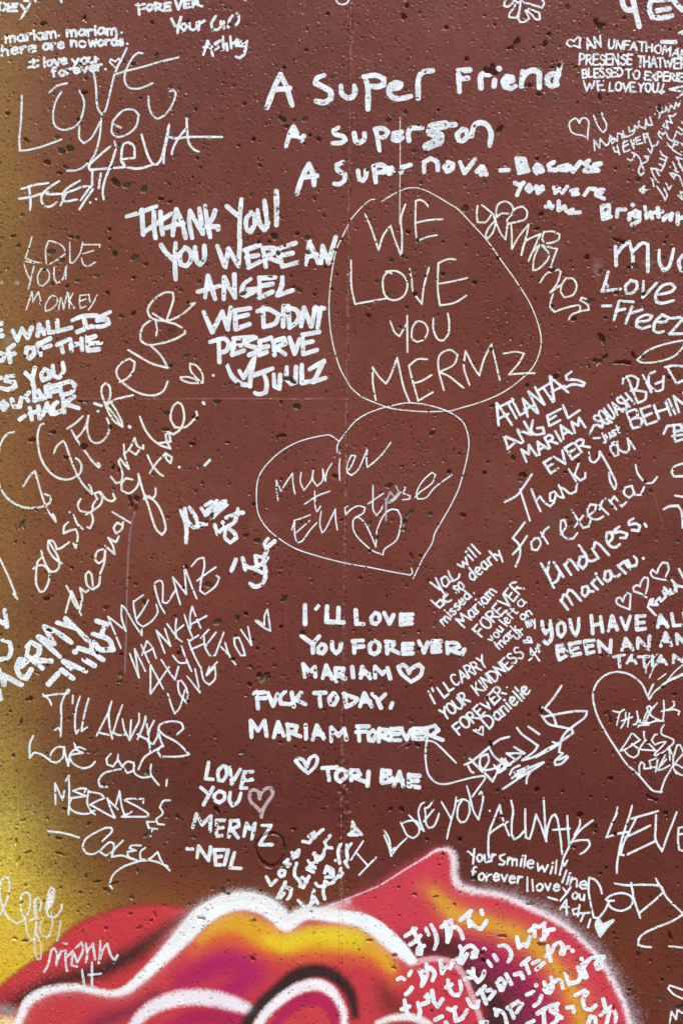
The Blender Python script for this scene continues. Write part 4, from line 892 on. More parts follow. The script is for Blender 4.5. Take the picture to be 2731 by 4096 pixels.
s word 1100 455 1095 325;1100 390 1140 330 1190 290 1215 380 1215 465;1225 350 1280 300 1320 310 1320 400 1320 500;1400 350 1400 430 1430 490 1470 460 1500 340;1575 370 1535 430 1550 490 1600 500
p 20 .95 .12 0
s word 1045 500 1025 570 1000 635 1130 620;1020 580 1040 600;1200 565 1165 600 1170 650 1210 650 1245 610 1240 570 1200 560;1290 565 1285 680 1380 580;1395 660 1480 640 1510 610 1480 585 1420 600 1375 660 1380 710 1420 720 1500 700
s word 1000 738 1065 738;1085 835 1120 705;1120 705 1220 710;1100 770 1160 760;1165 860 1210 745;1200 790 1280 765;1250 850 1320 840 1350 810 1310 800 1250 830 1240 880 1280 895 1335 880;1380 850 1440 850 1465 820 1420 800 1370 850 1360 910 1390 925 1430 915;1480 825 1575 815 1520 880 1470 935 1580 930
# drawing | pointed white oval cut by the right edge
p 13 .95 .1 0
s oval 1245 1115 1320 1050 1420 1010 1560 980 1600 990;1245 1115 1290 1135 1400 1125 1500 1090 1560 1030 1575 990
# message | white capitals climbing toward the right edge under the pointed oval
p 17 .95 .12 0
s word 1145 1280 1150 1240 1210 1225 1255 1250 1240 1310 1200 1330 1260 1330 1310 1340 1300 1390 1250 1415;1180 1240 1215 1330 1250 1415;1285 1220 1345 1340;1370 1195 1330 1220 1330 1290 1380 1330 1425 1320 1430 1230;1375 1280 1425 1260
s word 1440 1165 1500 1155 1580 1160;1460 1175 1520 1280 1600 1240
@ 1831 1400 900
# message | two cramped white lines by the climbing capitals, right of the city angel note
p 16 .95 .15 0
t 990 548 1225 370 100 SQUASH
s dash 915 585 945 525 1000 520
s dash 942 615 985 612
t 1015 635 1135 575 60 just
# message | broad white capitals sloping up to the right edge above a lone capital b
p 18 .95 .12 0
t 1215 552 1720 365 112 BEHIND
s word 1430 585 1455 530 1550 520 1560 560 1500 570;1500 520 1510 640 1568 620;1490 600 1560 590
# message | four slanting lines of white capitals headed by a city name, below the balloon outline
p 18 .95 .12 0
s word 282 525 268 370 375 520;290 475 350 445;280 400 385 350;355 385 405 475;375 340 430 455 480 425;485 465 450 340 550 440;460 415 520 390;560 440 490 290 600 380 535 260;560 280 650 225;590 260 660 360;670 355 640 185 765 295;650 290 740 250;790 150 750 180 755 205 830 210 880 230 870 250 800 240 750 260
s word 355 710 320 600 440 650;345 690 400 640;455 640 410 555 510 590 460 500;520 490 510 560 540 590 600 580 590 540 550 545;715 410 620 460 635 530 710 490;630 490 680 460;730 385 765 475 845 420
t 475 778 885 535 85 MARIAM
t 645 858 915 680 88 EVER
# message | flowing white script of four rising lines giving thanks, right of the lower outlined heart
p 15 .95 .08 0
s word 325 1060 400 1020 440 975 515 865;430 970 465 1080 500 1190;510 970 540 1050 575 1125;545 1050 570 1020 600 1060 640 1090 670 1060;670 985 640 1000 640 1050 670 1050 680 1010;670 985 700 1020 735 1030;700 940 735 1025;700 950 740 970 780 1000 820 985 825 945;770 830 830 930;840 790 810 870;810 870 850 910 885 890 885 855
s word 910 710 920 770 950 785 980 750 985 705;985 705 1040 800 1080 880 1100 930 1090 970 1060 920 1050 855;1110 640 1070 650 1060 690 1090 740 1115 730 1110 660 1070 660;1085 640 1130 700 1170 715 1190 690 1180 615 1230 690
s word 465 1200 420 1260 380 1310 425 1360 430 1430 400 1510;380 1425 430 1370 480 1295;535 1310 510 1340 515 1390 550 1395 575 1350 560 1310 530 1315;575 1270 625 1350;585 1300 600 1260 630 1235
s word 715 1285 750 1230 740 1185 715 1190 715 1260 750 1310 800 1315 830 1275;790 1115 830 1180 870 1240 910 1230 920 1190;810 1235 870 1155;900 1160 950 1120 960 1080 920 1075 900 1120 920 1170 970 1180 1010 1160;980 1080 1045 1145;985 1110 1000 1060 1025 1035;1050 1045 1100 1110;1060 1060 1085 1020 1110 1050 1140 1090 1170 1060;1210 945 1160 960 1155 1000 1190 1030 1220 1000 1210 950 1230 1010 1270 1010 1295 955;1235 800 1250 860 1300 920 1350 925 1385 885
# drawing | pieces of two white letters entering from the right edge beside the flowing thanks
p 17 .95 .1 0
s letter 1590 785 1510 810 1485 850 1500 880 1590 880
s letter 1430 1110 1470 1090 1530 1085 1555 1130 1565 1240;1510 1015 1580 1025
@ 0 1600 900
# message | cream cursive of two diagonal lines ending with a tall looped f, left of the lower outlined heart
p 15 .92 .08 1
s word 290 1100 265 1130 255 1200 255 1280 280 1335 310 1330 340 1270 345 1200 310 1155 270 1155 235 1175;290 1050 310 1120 350 1190 390 1195 415 1160 405 1090 370 1030 340 980 375 985 400 1040 430 1030 485 990;340 980 340 1040 380 1100 435 1140
s word 480 850 450 880 445 930 490 910 530 900 545 950 530 1030 515 1000;515 800 540 860 580 900;487 781 488 783;565 690 545 730 560 770 600 780 640 790 650 840 630 895 610 885;600 800 650 770 700 730 715 680 690 640 660 650 680 690 650 730 650 770;660 650 700 640 740 690 780 705 805 690 790 655
s word 775 535 810 580 850 570 855 510 830 430 840 410 870 450 900 480 870 380 865 310;865 380 910 330 940 265 960 320 1000 340 1000 315;900 350 950 380 970 350
s word 975 115 1010 200 1060 270 1120 315 1190 340 1165 290 1155 240 1180 230 1190 290 1110 300;1160 215 1210 240 1260 200 1285 120 1270 40 1240 15 1205 50 1190 130 1220 190 1290 190 1350 140 1375 110 1368 80
s word 460 1480 485 1390 500 1340 510 1400 570 1500;465 1295 490 1340;500 1330 560 1460 575 1380 560 1310 600 1340 650 1300 640 1220 620 1195 600 1220 610 1290 650 1320 690 1290 700 1230
s word 720 1040 680 1055 665 1110 690 1140 725 1110 735 1050 730 1130 700 1210;735 1015 800 1075 790 1020 755 960 770 970 810 990 830 950;850 870 820 855 795 890 810 930 850 900 860 850;785 780 850 820 910 855
s word 925 555 880 545 850 580 850 630 900 650 945 620 970 570 965 515;965 515 985 590 1010 660 1060 690 1085 660 1085 615;1010 660 1005 690 1040 670 1100 730 1140 820 1155 900 1130 940 1090 900 1060 820 1030 720 1010 680
s word 1030 385 1060 450 1110 510 1140 530;1045 510 1090 440 1155 370 1160 410 1190 440 1200 400 1160 375
# drawing | four scattered white dabs right of the looping capitals
p 20 .92 .1 0
s dot 902 184 908 190
s dot 1250 468 1252 469
s dash 1463 418 1428 455
# drawing | slim cream slash slanting down at the left edge
p 15 .9 .1 1
s line 0 1100 60 1230 110 1350 125 1390 95 1350
# drawing | pale pinkish drip stain running down from the patched hole
p 13 .22 .3 2
s drip 940 790 915 880 900 1000 893 1150 885 1400 882 1600 872 1900
@ 700 1950 787.5
# message | crumbly white scrawl of two short words, left of the lower outlined heart's top
p 31 .97 .7 0
s word 90 440 90 300 45 185;80 168 97 260 150 320 185 312 168 240 115 158;185 290 250 292
s word 210 165 240 212 290 150 335 105;245 142 290 112;240 222 300 190 350 150 402 108;305 235 350 190 412 140;260 185 385 112
s word 318 300 340 368 380 330;380 275 402 320 470 280 490 230 500 170;408 240 480 212 542 200;402 330 400 400 440 438 490 402 472 360 420 322
# message | crumbly white scrawl with a hooked tail, tucked under the lower outlined heart's left side
s word 450 662 485 575
s word 540 562 560 652;560 622 620 640 700 602 738 560;640 545 650 620;642 545 700 560 732 500 712 450 740 408;740 470 792 428;702 582 722 680 700 762 640 790 600 765;620 642 700 680
@ 900 1600 900
# message | two slim white names joined by a plus sign inside the lower outlined heart
p 10 .95 .05 0
s word 370 700 360 630 358 560 390 635 430 570 470 510 475 590 488 655;530 505 525 570 550 630 600 560 615 490;615 490 610 550 640 600 680 560 680 480;680 480 700 565 710 500 745 440;800 408 795 480 800 560;798 368 799 372;850 500 880 460 910 390 880 385 855 440 850 500 880 525 930 480 990 345;990 345 985 420 990 470 1040 430 1100 370 1155 295
s sign 555 725 640 670 730 635;625 635 628 740 640 780 665 740
s word 595 800 530 825 480 840;465 905 485 840 485 930 500 995 540 980 590 910 640 855;495 925 590 840;670 775 660 860 675 925 700 900 740 820 768 760;768 760 770 830 782 905;1030 595 1030 680 1030 760 1055 805 1090 760 1095 730;995 725 1060 680 1105 650;1255 610 1240 650 1290 670 1280 690 1235 695;1320 680 1360 640 1440 580 1465 520 1440 505 1380 560 1335 640 1340 690 1400 680 1460 610 1580 520
s heart 855 740 835 750 840 800 880 760 930 738 975 750 960 790 900 825 890 880 905 930 940 975 1020 1045 1100 1080 1110 1040 1180 990 1205 950 1220 890 1225 820 1200 765 1150 765 1100 810 1060 900 1055 950 1050 1025 1020 950 975 860 930 815 900 825
p 13 .45 .5 0
s word 1115 690 1140 720 1190 690 1150 640 1120 710;1120 720 1120 840;1190 600 1210 640 1170 700;1225 640 1190 680 1150 700
p 8 .95 .05 0
s outline 780 365 785 310 830 240 900 155 970 105 1050 70 1120 50 1250 22 1350 25 1450 45 1540 75 1622 122 1672 182 1697 292 1682 412 1652 532 1622 627 1568 740 1505 850 1460 930 1440 1000 1380 1100 1340 1180 1310 1245;795 288 740 250 700 245 560 275 450 320 350 390 260 490 225 580 220 700 235 800 290 890 370 960 480 1030 620 1080 830 1135 1000 1165 1150 1195 1290 1220 1305 1200 1295 1170
@ 900 2300 900
# message | bold square cornered white capitals in five lines with two hearts, lower centre over the seam
p 31 .94 .15 0
s word 557 210 557 340;710 220 708 325 760 328;790 230 788 330 825 330
p 26 .94 .15 0
+ 652 214 632 238
p 29 .94 .15 0
s word 910 245 915 340 965 342;1045 262 1018 300 1025 335 1050 342 1075 310 1070 275 1045 262;1108 265 1145 338 1172 280;1225 275 1225 345 1300 337;1225 277 1305 275;1230 312 1300 307
s word 535 425 610 480;655 428 615 480 612 540;672 482 648 510 652 540 680 545 702 515 692 488 672 482;745 468 750 520 775 545 800 520 808 478
s word 900 462 900 542;888 460 960 457;900 502 962 497;1040 457 1007 490 1012 540 1040 552 1070 530 1073 482 1040 457;1125 465 1130 545;1118 462 1175 467 1172 490 1135 508 1212 545;1240 480 1240 548 1305 545;1240 482 1305 480;1240 512 1300 512;1348 462 1385 538 1410 472;1445 465 1445 535 1498 530;1445 462 1500 462;1445 497 1495 497;1545 470 1550 545;1545 470 1610 475 1630 500 1560 520 1630 545;1665 520 1648 552
s word 555 712 545 622 590 680 625 642 630 708;680 720 705 630 745 720;690 690 735 690;770 655 775 738;768 648 825 652 815 690 785 695 835 722;885 642 892 712;945 715 955 640 1010 720;945 690 1000 690;1045 715 1045 640 1095 690 1130 650 1150 720
p 27 .94 .15 0
s heart 1295 745 1230 690 1205 640 1240 625 1270 650 1280 685 1300 650 1350 625 1375 650 1360 700 1295 745
p 28 .94 .15 0
s word 220 812 230 930;202 825 272 817;225 860 285 857;300 820 335 910 365 830;420 812 385 850 390 895 450 900;465 820 480 915;530 820 490 870;485 865 560 900
s word 622 822 700 820;655 825 665 915;755 822 727 860 735 900 760 905 782 860 760 822;830 828 845 918;822 830 920 862 900 890 850 918;940 915 970 825 1020 915;950 880 1010 880;1025 830 1065 870;1115 832 1065 880 1085 925;1165 892 1152 926
s word 185 1130 180 1015 230 1085 275 1015 290 1120;340 1130 370 1025 410 1120;350 1090 400 1090;435 1042 445 1145;432 1040 500 1055 490 1090 450 1095 525 1125;562 1045 565 1140;610 1150 640 1050 690 1140;620 1110 680 1110;740 1160 740 1065 790 1120 830 1070 845 1145
s word 920 1055 1000 1055;930 1060 935 1155;912 1095 985 1090;1030 1080 1000 1110 1005 1150 1030 1155 1050 1110 1030 1080;1075 1070 1070 1160;1070 1075 1130 1080 1120 1110 1080 1120 1140 1150;1155 1070 1155 1150 1220 1150;1155 1075 1230 1070;1155 1110 1210 1108;1230 1085 1265 1145 1295 1080;1310 1070 1310 1140 1380 1140;1310 1070 1390 1070;1310 1105 1375 1100;1405 1065 1400 1145;1405 1065 1460 1050 1485 1080 1440 1115 1420 1115 1515 1150
p 24 .94 .15 0
s heart 580 1382 530 1340 492 1295 510 1277 545 1290 570 1340 590 1280 625 1257 643 1280 630 1330 580 1382
p 28 .94 .15 0
s word 678 1345 780 1340;715 1350 725 1430;810 1352 777 1380 777 1420 800 1438 838 1410 843 1370 810 1348;875 1358 880 1430;872 1360 925 1360 940 1390 890 1405 985 1445;1000 1372 992 1468
s word 1095 1360 1090 1440;1090 1360 1150 1365 1150 1390 1100 1400 1160 1410 1160 1435 1095 1450;1175 1470 1215 1370 1240 1470;1180 1430 1235 1430;1280 1390 1280 1470 1350 1480;1280 1395 1352 1400;1280 1435 1342 1435
@ 1681 2100 650
# message | small rounded white handwriting tilted steeply upward between the lower outlined heart and the thanks
p 20 .95 .1 0
s word 95 555 190 625;145 510 200 620 240 680;235 495 200 520 215 580 250 595 275 550 250 500 230 500;265 440 290 500 320 540 365 510 375 475;275 550 320 535
t 395 425 575 275 115 will
s dot 436 258 438 260
s word 100 725 185 800 230 760 190 720 150 760;215 720 240 690 260 670 220 690 230 730 270 745 295 725
t 350 660 430 610 130 so
t 500 538 800 290 115 dearly
t 230 965 490 690 100 missed
s dot 511 655 513 657
t 425 992 735 648 118 Mariam
t 590 1075 1000 620 122 FOREVER
p 17 .95 .12 0
t 700 1140 805 1010 90 you
t 830 980 940 840 95 left
t 965 795 1015 755 100 a
t 765 1200 955 1010 95 mark
t 985 925 1075 860 90 on
t 1030 990 1120 960 90 my
t 925 1105 1010 1040 85 ur
s heart 1075 1135 1000 1135 990 1115 1030 1110 1030 1080 1060 1090 1075 1135;1030 1110 1060 1125
s dash 1045 1305 1070 1285
s word 1060 1250 1060 1190 1145 1310;1080 1260 1120 1210;1120 1170 1160 1160;1130 1150 1140 1230;1110 1190 1150 1220
# message | small upright white capitals tilted upward, ending in a tiny heart, right of the square cornered capitals
p 19 .95 .1 0
t 335 1555 655 1360 112 CARRY
t 560 1640 1000 1258 112 KINDNESS
@ 900 2300 900
p 16 .95 .1 0
s word 1415 810 1460 895;1440 790 1450 810;1475 785 1525 855 1553 832;1520 750 1560 810 1590 790
@ 2081 2100 650
# message | thick flowing white script naming kindness, above three hearts
p 27 .95 .08 0
s word 195 370 255 470 320 605;275 360 255 450;320 560 355 530 378 460;340 390 410 500;320 362 322 363;420 380 485 480;430 390 460 335 490 345 555 435;630 300 570 310 555 380 600 420 635 370 630 300 600 250 560 195;630 300 650 340 700 345 740 320;690 230 750 320;700 240 715 165 760 190 850 290;850 170 885 120 870 70 830 75 825 140 860 200 910 215 955 185;950 15 905 50 900 75 960 65 1025 85 1010 125 960 125;1086 -62 1045 -35 1045 0 1100 -14 1149 8 1135 55 1073 48;1195 -10 1210 15
s word 385 725 455 815;400 720 410 670 450 690 500 770;440 680 460 625 500 640 580 730;640 590 595 600 590 660 620 690 650 650 640 590 660 640 700 640;680 560 740 620;690 560 710 530;735 505 790 570;724 470 726 471;860 440 815 450 805 520 840 545 870 510 860 445 890 490 930 500 955 475;935 390 1010 465;960 380 1000 350 1050 430;1010 360 1030 340 1060 400 1110 390 1120 340 1090 300;1180 321 1182 323
# drawing | row of three open white hearts rising to the right with a small signature under them
p 19 .95 .08 0
s heart 985 740 960 700 930 705 920 740 950 775 1050 815 1055 740 1060 670 1030 655 1000 690 985 740
s heart 1150 595 1120 580 1085 600 1090 640 1150 660 1215 700;1205 660 1225 580 1225 510 1190 505 1160 550 1150 595
s heart 1305 465 1270 430 1250 460 1270 500 1330 520 1400 530;1395 500 1425 430 1415 370 1370 360 1330 410 1315 465
p 25 .95 .12 0
s word 1300 870 1225 790 1250 720 1275 715 1260 770 1320 770;1320 770 1300 740 1340 700 1350 740 1400 690;1400 690 1370 640 1400 610 1410 660 1460 660;1380 600 1440 670 1440 620;1470 650 1500 610 1480 580 1500 640;1455 530 1500 580 1580 600
s stroke 1525 425 1580 530
# message | heavy white capitals in three lines cut by the right edge, under the three hearts
p 36 .93 .18 0
s word 205 930 215 1000 240 1050 280 990 285 925;285 925 300 1040 290 1110 250 1150 225 1120;390 938 357 970 362 1050 390 1078 425 1030 420 960 390 938;475 915 495 1010 530 1065 555 1000 560 900
s word 680 875 695 1045;770 885 790 1030;690 970 780 950;845 1025 880 878 930 1010;860 980 920 970;965 892 1015 1008 1055 880;1115 880 1120 1010 1198 1000;1115 882 1195 876;1120 945 1188 940
s word 1320 988 1345 872 1415 980;1330 945 1400 940;1455 858 1475 972 1545 965;1570 850 1590 950
s word 350 1165 352 1230 372 1300;350 1167 400 1160 415 1190 370 1215 440 1222 440 1260 375 1300;470 1145 495 1258 575 1240;470 1148 572 1130;480 1205 555 1187;615 1120 640 1242 705 1222;620 1118 705 1112;630 1175 695 1162;762 1225 748 1120 860 1232 870 1110
s word 975 1208 1010 1095 1080 1200;985 1170 1060 1160;1125 1190 1132 1095 1235 1198 1240 1072
s word 1350 1168 1395 1042 1450 1160;1365 1120 1440 1120;1510 1148 1502 1055 1585 1150
p 29 .93 .18 0
s word 895 1272 1000 1252;945 1265 955 1370;1025 1332 1070 1258 1112 1335;1040 1310 1100 1307;1132 1272 1232 1267;1185 1275 1195 1368;1270 1262 1270 1358;1305 1345 1350 1262 1405 1345;1320 1320 1390 1317;1470 1330 1475 1255 1560 1320 1585 1250
# drawing | quick white slashes trailing below the heavy capitals at the right edge
p 14 .93 .15 0
s line 1315 1245 1250 1310 1210 1380 1205 1425;1340 1300 1280 1380 1240 1475
s line 1400 1435 1325 1490;1580 1335 1480 1420 1370 1560;1580 1425 1440 1490 1360 1545
@ 0 2300 900
# message | slim slanting white capitals in four rows with a small heart at the end, centre left
p 13 .93 .1 0
s word 845 510 800 400 755 290 820 340 880 390 850 300 850 210 880 240 930 330 990 420 990 380;930 180 940 260 960 330 1000 360 1060 320 1100 260 1090 205;1000 140 935 185;1035 175 1000 240 960 300;1150 268 1110 190 1080 70 1110 35 1135 60 1135 190 1170 190 1220 110;1258 205 1230 110 1205 15 1250 70 1300 135 1285 -60 1330 60 1372 165;1335 -60 1380 -110 1420 -120 1425 -60 1400 50 1395 110 1430 135 1500 80 1530 20 1510 5;1375 40 1440 -10 1505 -55
s word 905 545 970 715 940 515 1015 670;985 485 1040 610;990 560 1025 460 1060 500 1090 580;1010 545 1070 510;1150 545 1090 385 1190 495 1150 375;1165 340 1230 430 1270 465;1230 305 1225 370 1230 440;1220 400 1280 350;1285 275 1320 380 1345 440;1330 370 1325 290 1340 220 1370 300 1400 370;1330 345 1440 285
s word 1140 795 1050 625 1050 830 1180 640;1125 590 1170 660 1220 730 1245 640;1205 560 1250 610 1310 610;1265 495 1300 590 1335 670;1310 450 1350 550 1395 640;1330 520 1420 480;1320 460 1385 420;1420 420 1430 500 1460 560 1500 560 1560 400;1400 440 1455 380;1430 500 1505 400
s word 1170 825 1200 920 1220 965 1255 920 1290 800;1300 890 1250 820 1240 740 1265 735 1300 790 1310 850 1300 885;1305 705 1395 820 1360 655;1400 640 1420 730 1460 765 1500 720 1500 640 1440 700 1460 640;1515 605 1440 690
s word 1540 500 1600 560;1568 470 1598 560 1643 625;1668 435 1633 440 1638 490 1678 560 1708 560 1688 490 1663 435;1678 380 1753 490 1728 360
s heart 1843 370 1778 320 1798 320 1843 350 1843 290 1863 240 1873 300 1885 390 1843 370
# message | crumbly bold white name and signature slanting up from the left edge
p 34 .97 .75 0
s word -5 655 30 760 30 700 150 765;150 640 190 600 140 590 120 640 140 700 185 720 220 660;200 490 190 560 300 650;190 500 220 470 280 500 270 550 230 590 360 600;420 570 270 430 380 480 310 360 400 400 500 470;400 330 530 370 460 305;530 370 570 410 620 460
s dash 340 760 405 690
s word 445 600 600 670;430 660 510 720;455 610 500 650;590 590 660 630;523 534 527 537;550 510 640 540 720 590;640 490 640 540;650 410 760 450 790 520 700 520 660 470;675 320 750 345;750 340 720 380 715 420
# message | fragments of bold white letters cut by the left edge above the crumbly name
p 30 .95 .5 0
s word 35 245 45 310 50 360;0 320 45 345;20 455 70 470 80 530 60 580 -10 590;-5 800 10 865
# message | looping thin white promise in four lines signed at the bottom, lower left
p 14 .9 .1 0
s word 300 830 345 870 360 905;305 845 400 830 470 825 485 800 470 805 430 900 430 1000 425 1125;385 1080 410 1065 425 1090;510 840 508 895;560 845 530 950 525 1060 535 1105 550 1080;620 860 595 950 575 1050 570 1090 610 1060
s word 675 1120 730 1010 760 950 780 880;780 880 760 950 765 1050 785 1140;700 1100 760 1115;855 905 820 1000 790 1100 830 1115 880 1110;855 1005 870 1080 905 1150 910 1090 915 1010;905 1150 940 1080 970 1020 970 965;960 1145 1000 1050 1015 985 1030 1080 1050 1240;960 1110 1030 1150;1075 1015 1040 1090 1030 1160 1070 1180 1100 1120 1105 1060;1235 1110 1280 1070 1260 1030 1190 1020 1120 1040 1105 1080 1150 1120 1240 1170 1320 1250 1240 1265 1120 1265 1100 1230 1120 1195 1140 1190;1130 1195 1050 1240 1000 1280 965 1355;1105 1080 1120 1150 1140 1195
s word 235 1120 210 1180 210 1275 240 1235 300 1255 360 1300;360 1300 400 1305 440 1270 450 1200 400 1200 360 1240 350 1290;450 1200 460 1260 478 1330 490 1250 530 1210 520 1170;595 1215 550 1200 530 1215 580 1240 510 1250 485 1265 510 1310 570 1345 630 1335 665 1300
s word 775 1245 745 1280 750 1320 790 1335 820 1290 825 1250;820 1280 850 1330 890 1380 930 1360 935 1310 890 1300 855 1330 870 1360;860 1350 800 1360 730 1380 690 1430 700 1475 750 1475;935 1320 940 1380 990 1410 1050 1405;1055 1320 1050 1380 1080 1430 1110 1465;1165 1425 1160 1470
@ 0 3000 900
s word 390 380 385 230 440 350 450 285;460 215 482 180 485 300 480 450;590 295 605 270 560 268 510 285 600 320 500 335 485 390 520 430 600 445 665 420;620 285 610 370 640 430 665 450;615 290 700 305 730 335 690 350 630 380 700 420 745 445 805 475;750 335 775 410 805 475;750 340 825 415;835 285 810 380;835 290 850 390 875 470;1000 370 1000 340 900 340 870 350 950 390 1030 440 1030 465 850 465 920 430
s line 335 565 450 580 555 610
s word 715 635 780 570 775 540 730 545 650 585 600 620 580 670 600 715 650 725 700 700;700 700 760 645 795 650 790 700 740 735 705 715;860 630 800 690 780 745 850 735 920 760;985 665 920 665 905 685 950 700 890 710 900 745 960 770;1015 680 980 710 980 760 1040 760 1100 710;1100 710 1130 780 1185 840;1170 810 1080 775 1000 770 920 790 850 820 790 870 765 940 785 965
s line 1185 350 1140 355 1115 400 1135 430 1130 450 1090 480 1100 515 1145 520;1100 550 1040 545 1025 500 1080 500;1060 560 1050 600
# message | washed out cream cursive words on the yellow corner at the lower left
p 15 .8 .3 1
s word -10 1170 40 1070 70 960 60 890 35 885 10 920 0 1000 20 1090 60 1170 120 1210 180 1180;180 1180 150 1120 150 1020 185 990 210 1010 210 1090 190 1160;210 1190 250 1170 240 1060 270 1030 290 1060 280 1120;320 1110 340 1000 360 955 380 980 370 1060 330 1120 340 1160 390 1160 430 1110 432 1075;350 1000 340 1100;365 990 355 1090
p 14 .6 .35 1
s word 180 1190 190 1270 220 1325 250 1300 260 1180 250 1060;260 1180 245 1290 245 1400 265 1460 285 1455 290 1380 260 1280;300 1170 280 1250 310 1300 345 1300 370 1200 360 1130;330 1310 345 1290;425 1190 415 1260 400 1330;440 1345 470 1350
p 17 .72 .4 0
s word 310 1545 340 1490 360 1400 380 1380 400 1420 395 1500;395 1480 430 1400 460 1400 460 1480 470 1540;470 1440 510 1400 500 1500 540 1510;530 1380 570 1340 580 1400 540 1480 520 1420;600 1350 610 1420 600 1480;610 1400 650 1350 665 1460;700 1330 700 1400 690 1485 720 1390 750 1350 770 1420 800 1470 820 1430
s word 573 1530 590 1645;643 1480 643 1645;620 1568 705 1558
@ 700 3000 900
# message | medium white capitals in four short lines with a washed pink heart, left of the round plug
p 26 .92 .2 0
s word 235 85 215 200 265 205;335 110 300 150 305 210 335 215 360 170 355 115 335 110;385 120 395 235 455 135;485 150 460 265 500 265;485 155 540 150;475 215 540 205
s word 180 260 225 300;265 262 200 380;310 285 275 315 280 350 310 365 345 340 345 300 310 285;385 295 380 350 400 385 440 360 460 300
p 24 .8 .2 2
s heart 603 468 590 420 530 360 520 300 545 275 580 290 590 340 600 300 640 265 675 270 680 310 640 370 612 420 603 468
p 25 .92 .2 0
s word 125 540 150 445 190 520 250 460 245 565;290 490 290 600 330 595;290 490 350 490;290 545 335 540;375 605 390 490;385 495 440 490 445 530 395 550 440 610;480 600 500 510 520 550 560 510 535 620;605 525 670 525 600 640 590 660 675 660
s word 85 688 125 690;155 750 165 670 235 770 250 675;275 695 285 800 320 800;280 695 345 695;290 745 325 740;372 695 345 800;415 715 385 820 460 825
@ 1030 3260 700
# message | crumbly cluster of rough white letters over the gravelly seam, above the white painted curve
p 31 .97 .75 0
s letter 405 235 460 248 500 205 508 155 460 190;470 235 520 190
s letter 520 185 585 130
s letter 650 185 602 240 620 290 665 295
s letter 602 300 580 380 500 430;510 340 530 420;500 350 545 370;590 345 560 395
s letter 310 370 370 312 362 360 315 390;308 335 330 380
s letter 240 430 272 400 260 440 290 440 272 460
s letter 452 410 490 450 440 480 500 510;460 462 520 472
s letter 745 260 722 320 735 430
s letter 840 255 800 310 808 400 780 420 810 468;800 270 795 330
s dot 699 406 702 408
s letter 210 490 192 520 206 550 240 540 246 502 210 490
s letter 350 432 332 490 332 535;332 545 380 600 380 640 410 648 460 550;400 560 440 600
s letter 80 555 120 628 170 582
s letter 600 520 620 462 670 490 682 550 610 558;630 480 660 540
s letter 680 590 730 540 745 480;760 520 740 550
s letter 520 612 560 640 680 602;602 592 588 690 602 750;622 602 600 640
s letter 180 740 220 662 250 602;208 740 240 700;250 642 300 662 290 730 266 755
s letter 365 765 420 825
s letter 505 675 470 820;505 730 540 790;452 820 500 780
s letter 850 60 870 120 830 170 930 175 880 120;815 175 890 180;850 100 850 160
@ 700 3000 900
# message | slim white capitals starting with a lone barred letter and ending in two declarations of always, lower right
p 13 .95 .06 0
s word 1310 635 1225 765;1258 710 1345 808;1400 748 1282 870
s word 1455 555 1490 620 1505 705 1530 680
@ 1581 2600 800
p 15 .95 .06 0
s word -88 1451 -55 1533 -34 1614 20 1540 87 1475;40 1350 60 1390 90 1450 140 1475 180 1440 185 1380 160 1340 100 1340 60 1355;105 1295 140 1330 180 1380 225 1420;225 1420 195 1350 180 1270 200 1210 225 1195;295 1180 260 1230 230 1240 235 1300 240 1360 260 1395 300 1380 330 1320 340 1280;220 1345 300 1250
s word 360 1190 400 1260 440 1330;475 1155 465 1230 440 1320 415 1420 403 1480;470 1190 530 1170 575 1190 580 1270 550 1340 510 1350 485 1310 490 1230 520 1180;558 1065 580 1140 610 1260 650 1330 680 1200 685 1140 670 1110 655 1130
s dot 736 1259 738 1261
p 17 .95 .06 0
s word 727 1610 730 1450 770 1330 815 1215 830 1290 860 1380 890 1455;735 1440 800 1390 880 1345;905 1180 920 1260 910 1350 910 1440 930 1485 970 1460 1005 1420;1015 1245 1015 1350 1020 1470 1050 1480 1075 1400 1100 1290 1140 1380 1180 1500;1182 1500 1170 1350 1160 1160;1180 1480 1190 1400 1220 1310 1250 1290 1270 1340 1290 1460 1305 1600;1230 1410 1365 1400;1345 1300 1350 1400 1360 1530;1445 1330 1440 1380 1400 1450;1545 1335 1460 1400 1400 1470 1350 1560 1310 1650 1322 1690 1345 1650;1390 1500 1450 1490 1510 1490 1520 1530 1480 1580 1445 1600
@ 1931 3296 800
s word 1053 -133 1040 -70 1010 -10 965 105 1040 80 1130 60;1166 -145 1150 -80 1120 10 1080 140 1050 300 1047 385;1370 -102 1260 -70 1160 -42;1200 -50 1150 50 1100 150 1075 240 1120 240 1230 190 1355 130;1110 105 1210 60 1310 10;1354 -70 1350 40 1350 120 1400 215;1400 215 1440 100 1480 0 1516 -95;1590 20 1530 30 1525 130 1535 200 1590 220;1530 80 1585 75
# message | wide geometric white name in thin strokes under the word always at the right edge
p 17 .95 .06 0
s word 930 545 915 490 880 440 830 420 825 520 845 640 865 730 900 735 950 680 985 610;1025 600 980 600 960 590 1000 560 1080 540 1150 560 1175 600 1150 650 1080 680 1010 660 975 620;1030 465 1130 480 1250 475 1380 485 1415 530 1340 600 1220 700;1158 460 1185 600 1230 735;1350 425 1385 490 1450 590 1568 705;1568 705 1480 760 1360 810 1270 850 1220 900 1215 950 1260 960 1315 965
s line 1455 958 1590 970
# message | corner of a white heart and letter entering from the right edge at the bottom
p 15 .95 .06 0
s heart 1590 1380 1500 1340 1450 1290 1460 1265 1510 1280 1590 1310
s word 1460 1560 1475 1470 1510 1530 1520 1460 1580 1490
@ 1581 2600 800
# message | tangled white signature with a long hooked stroke, right of the square cornered capitals
p 15 .92 .08 0
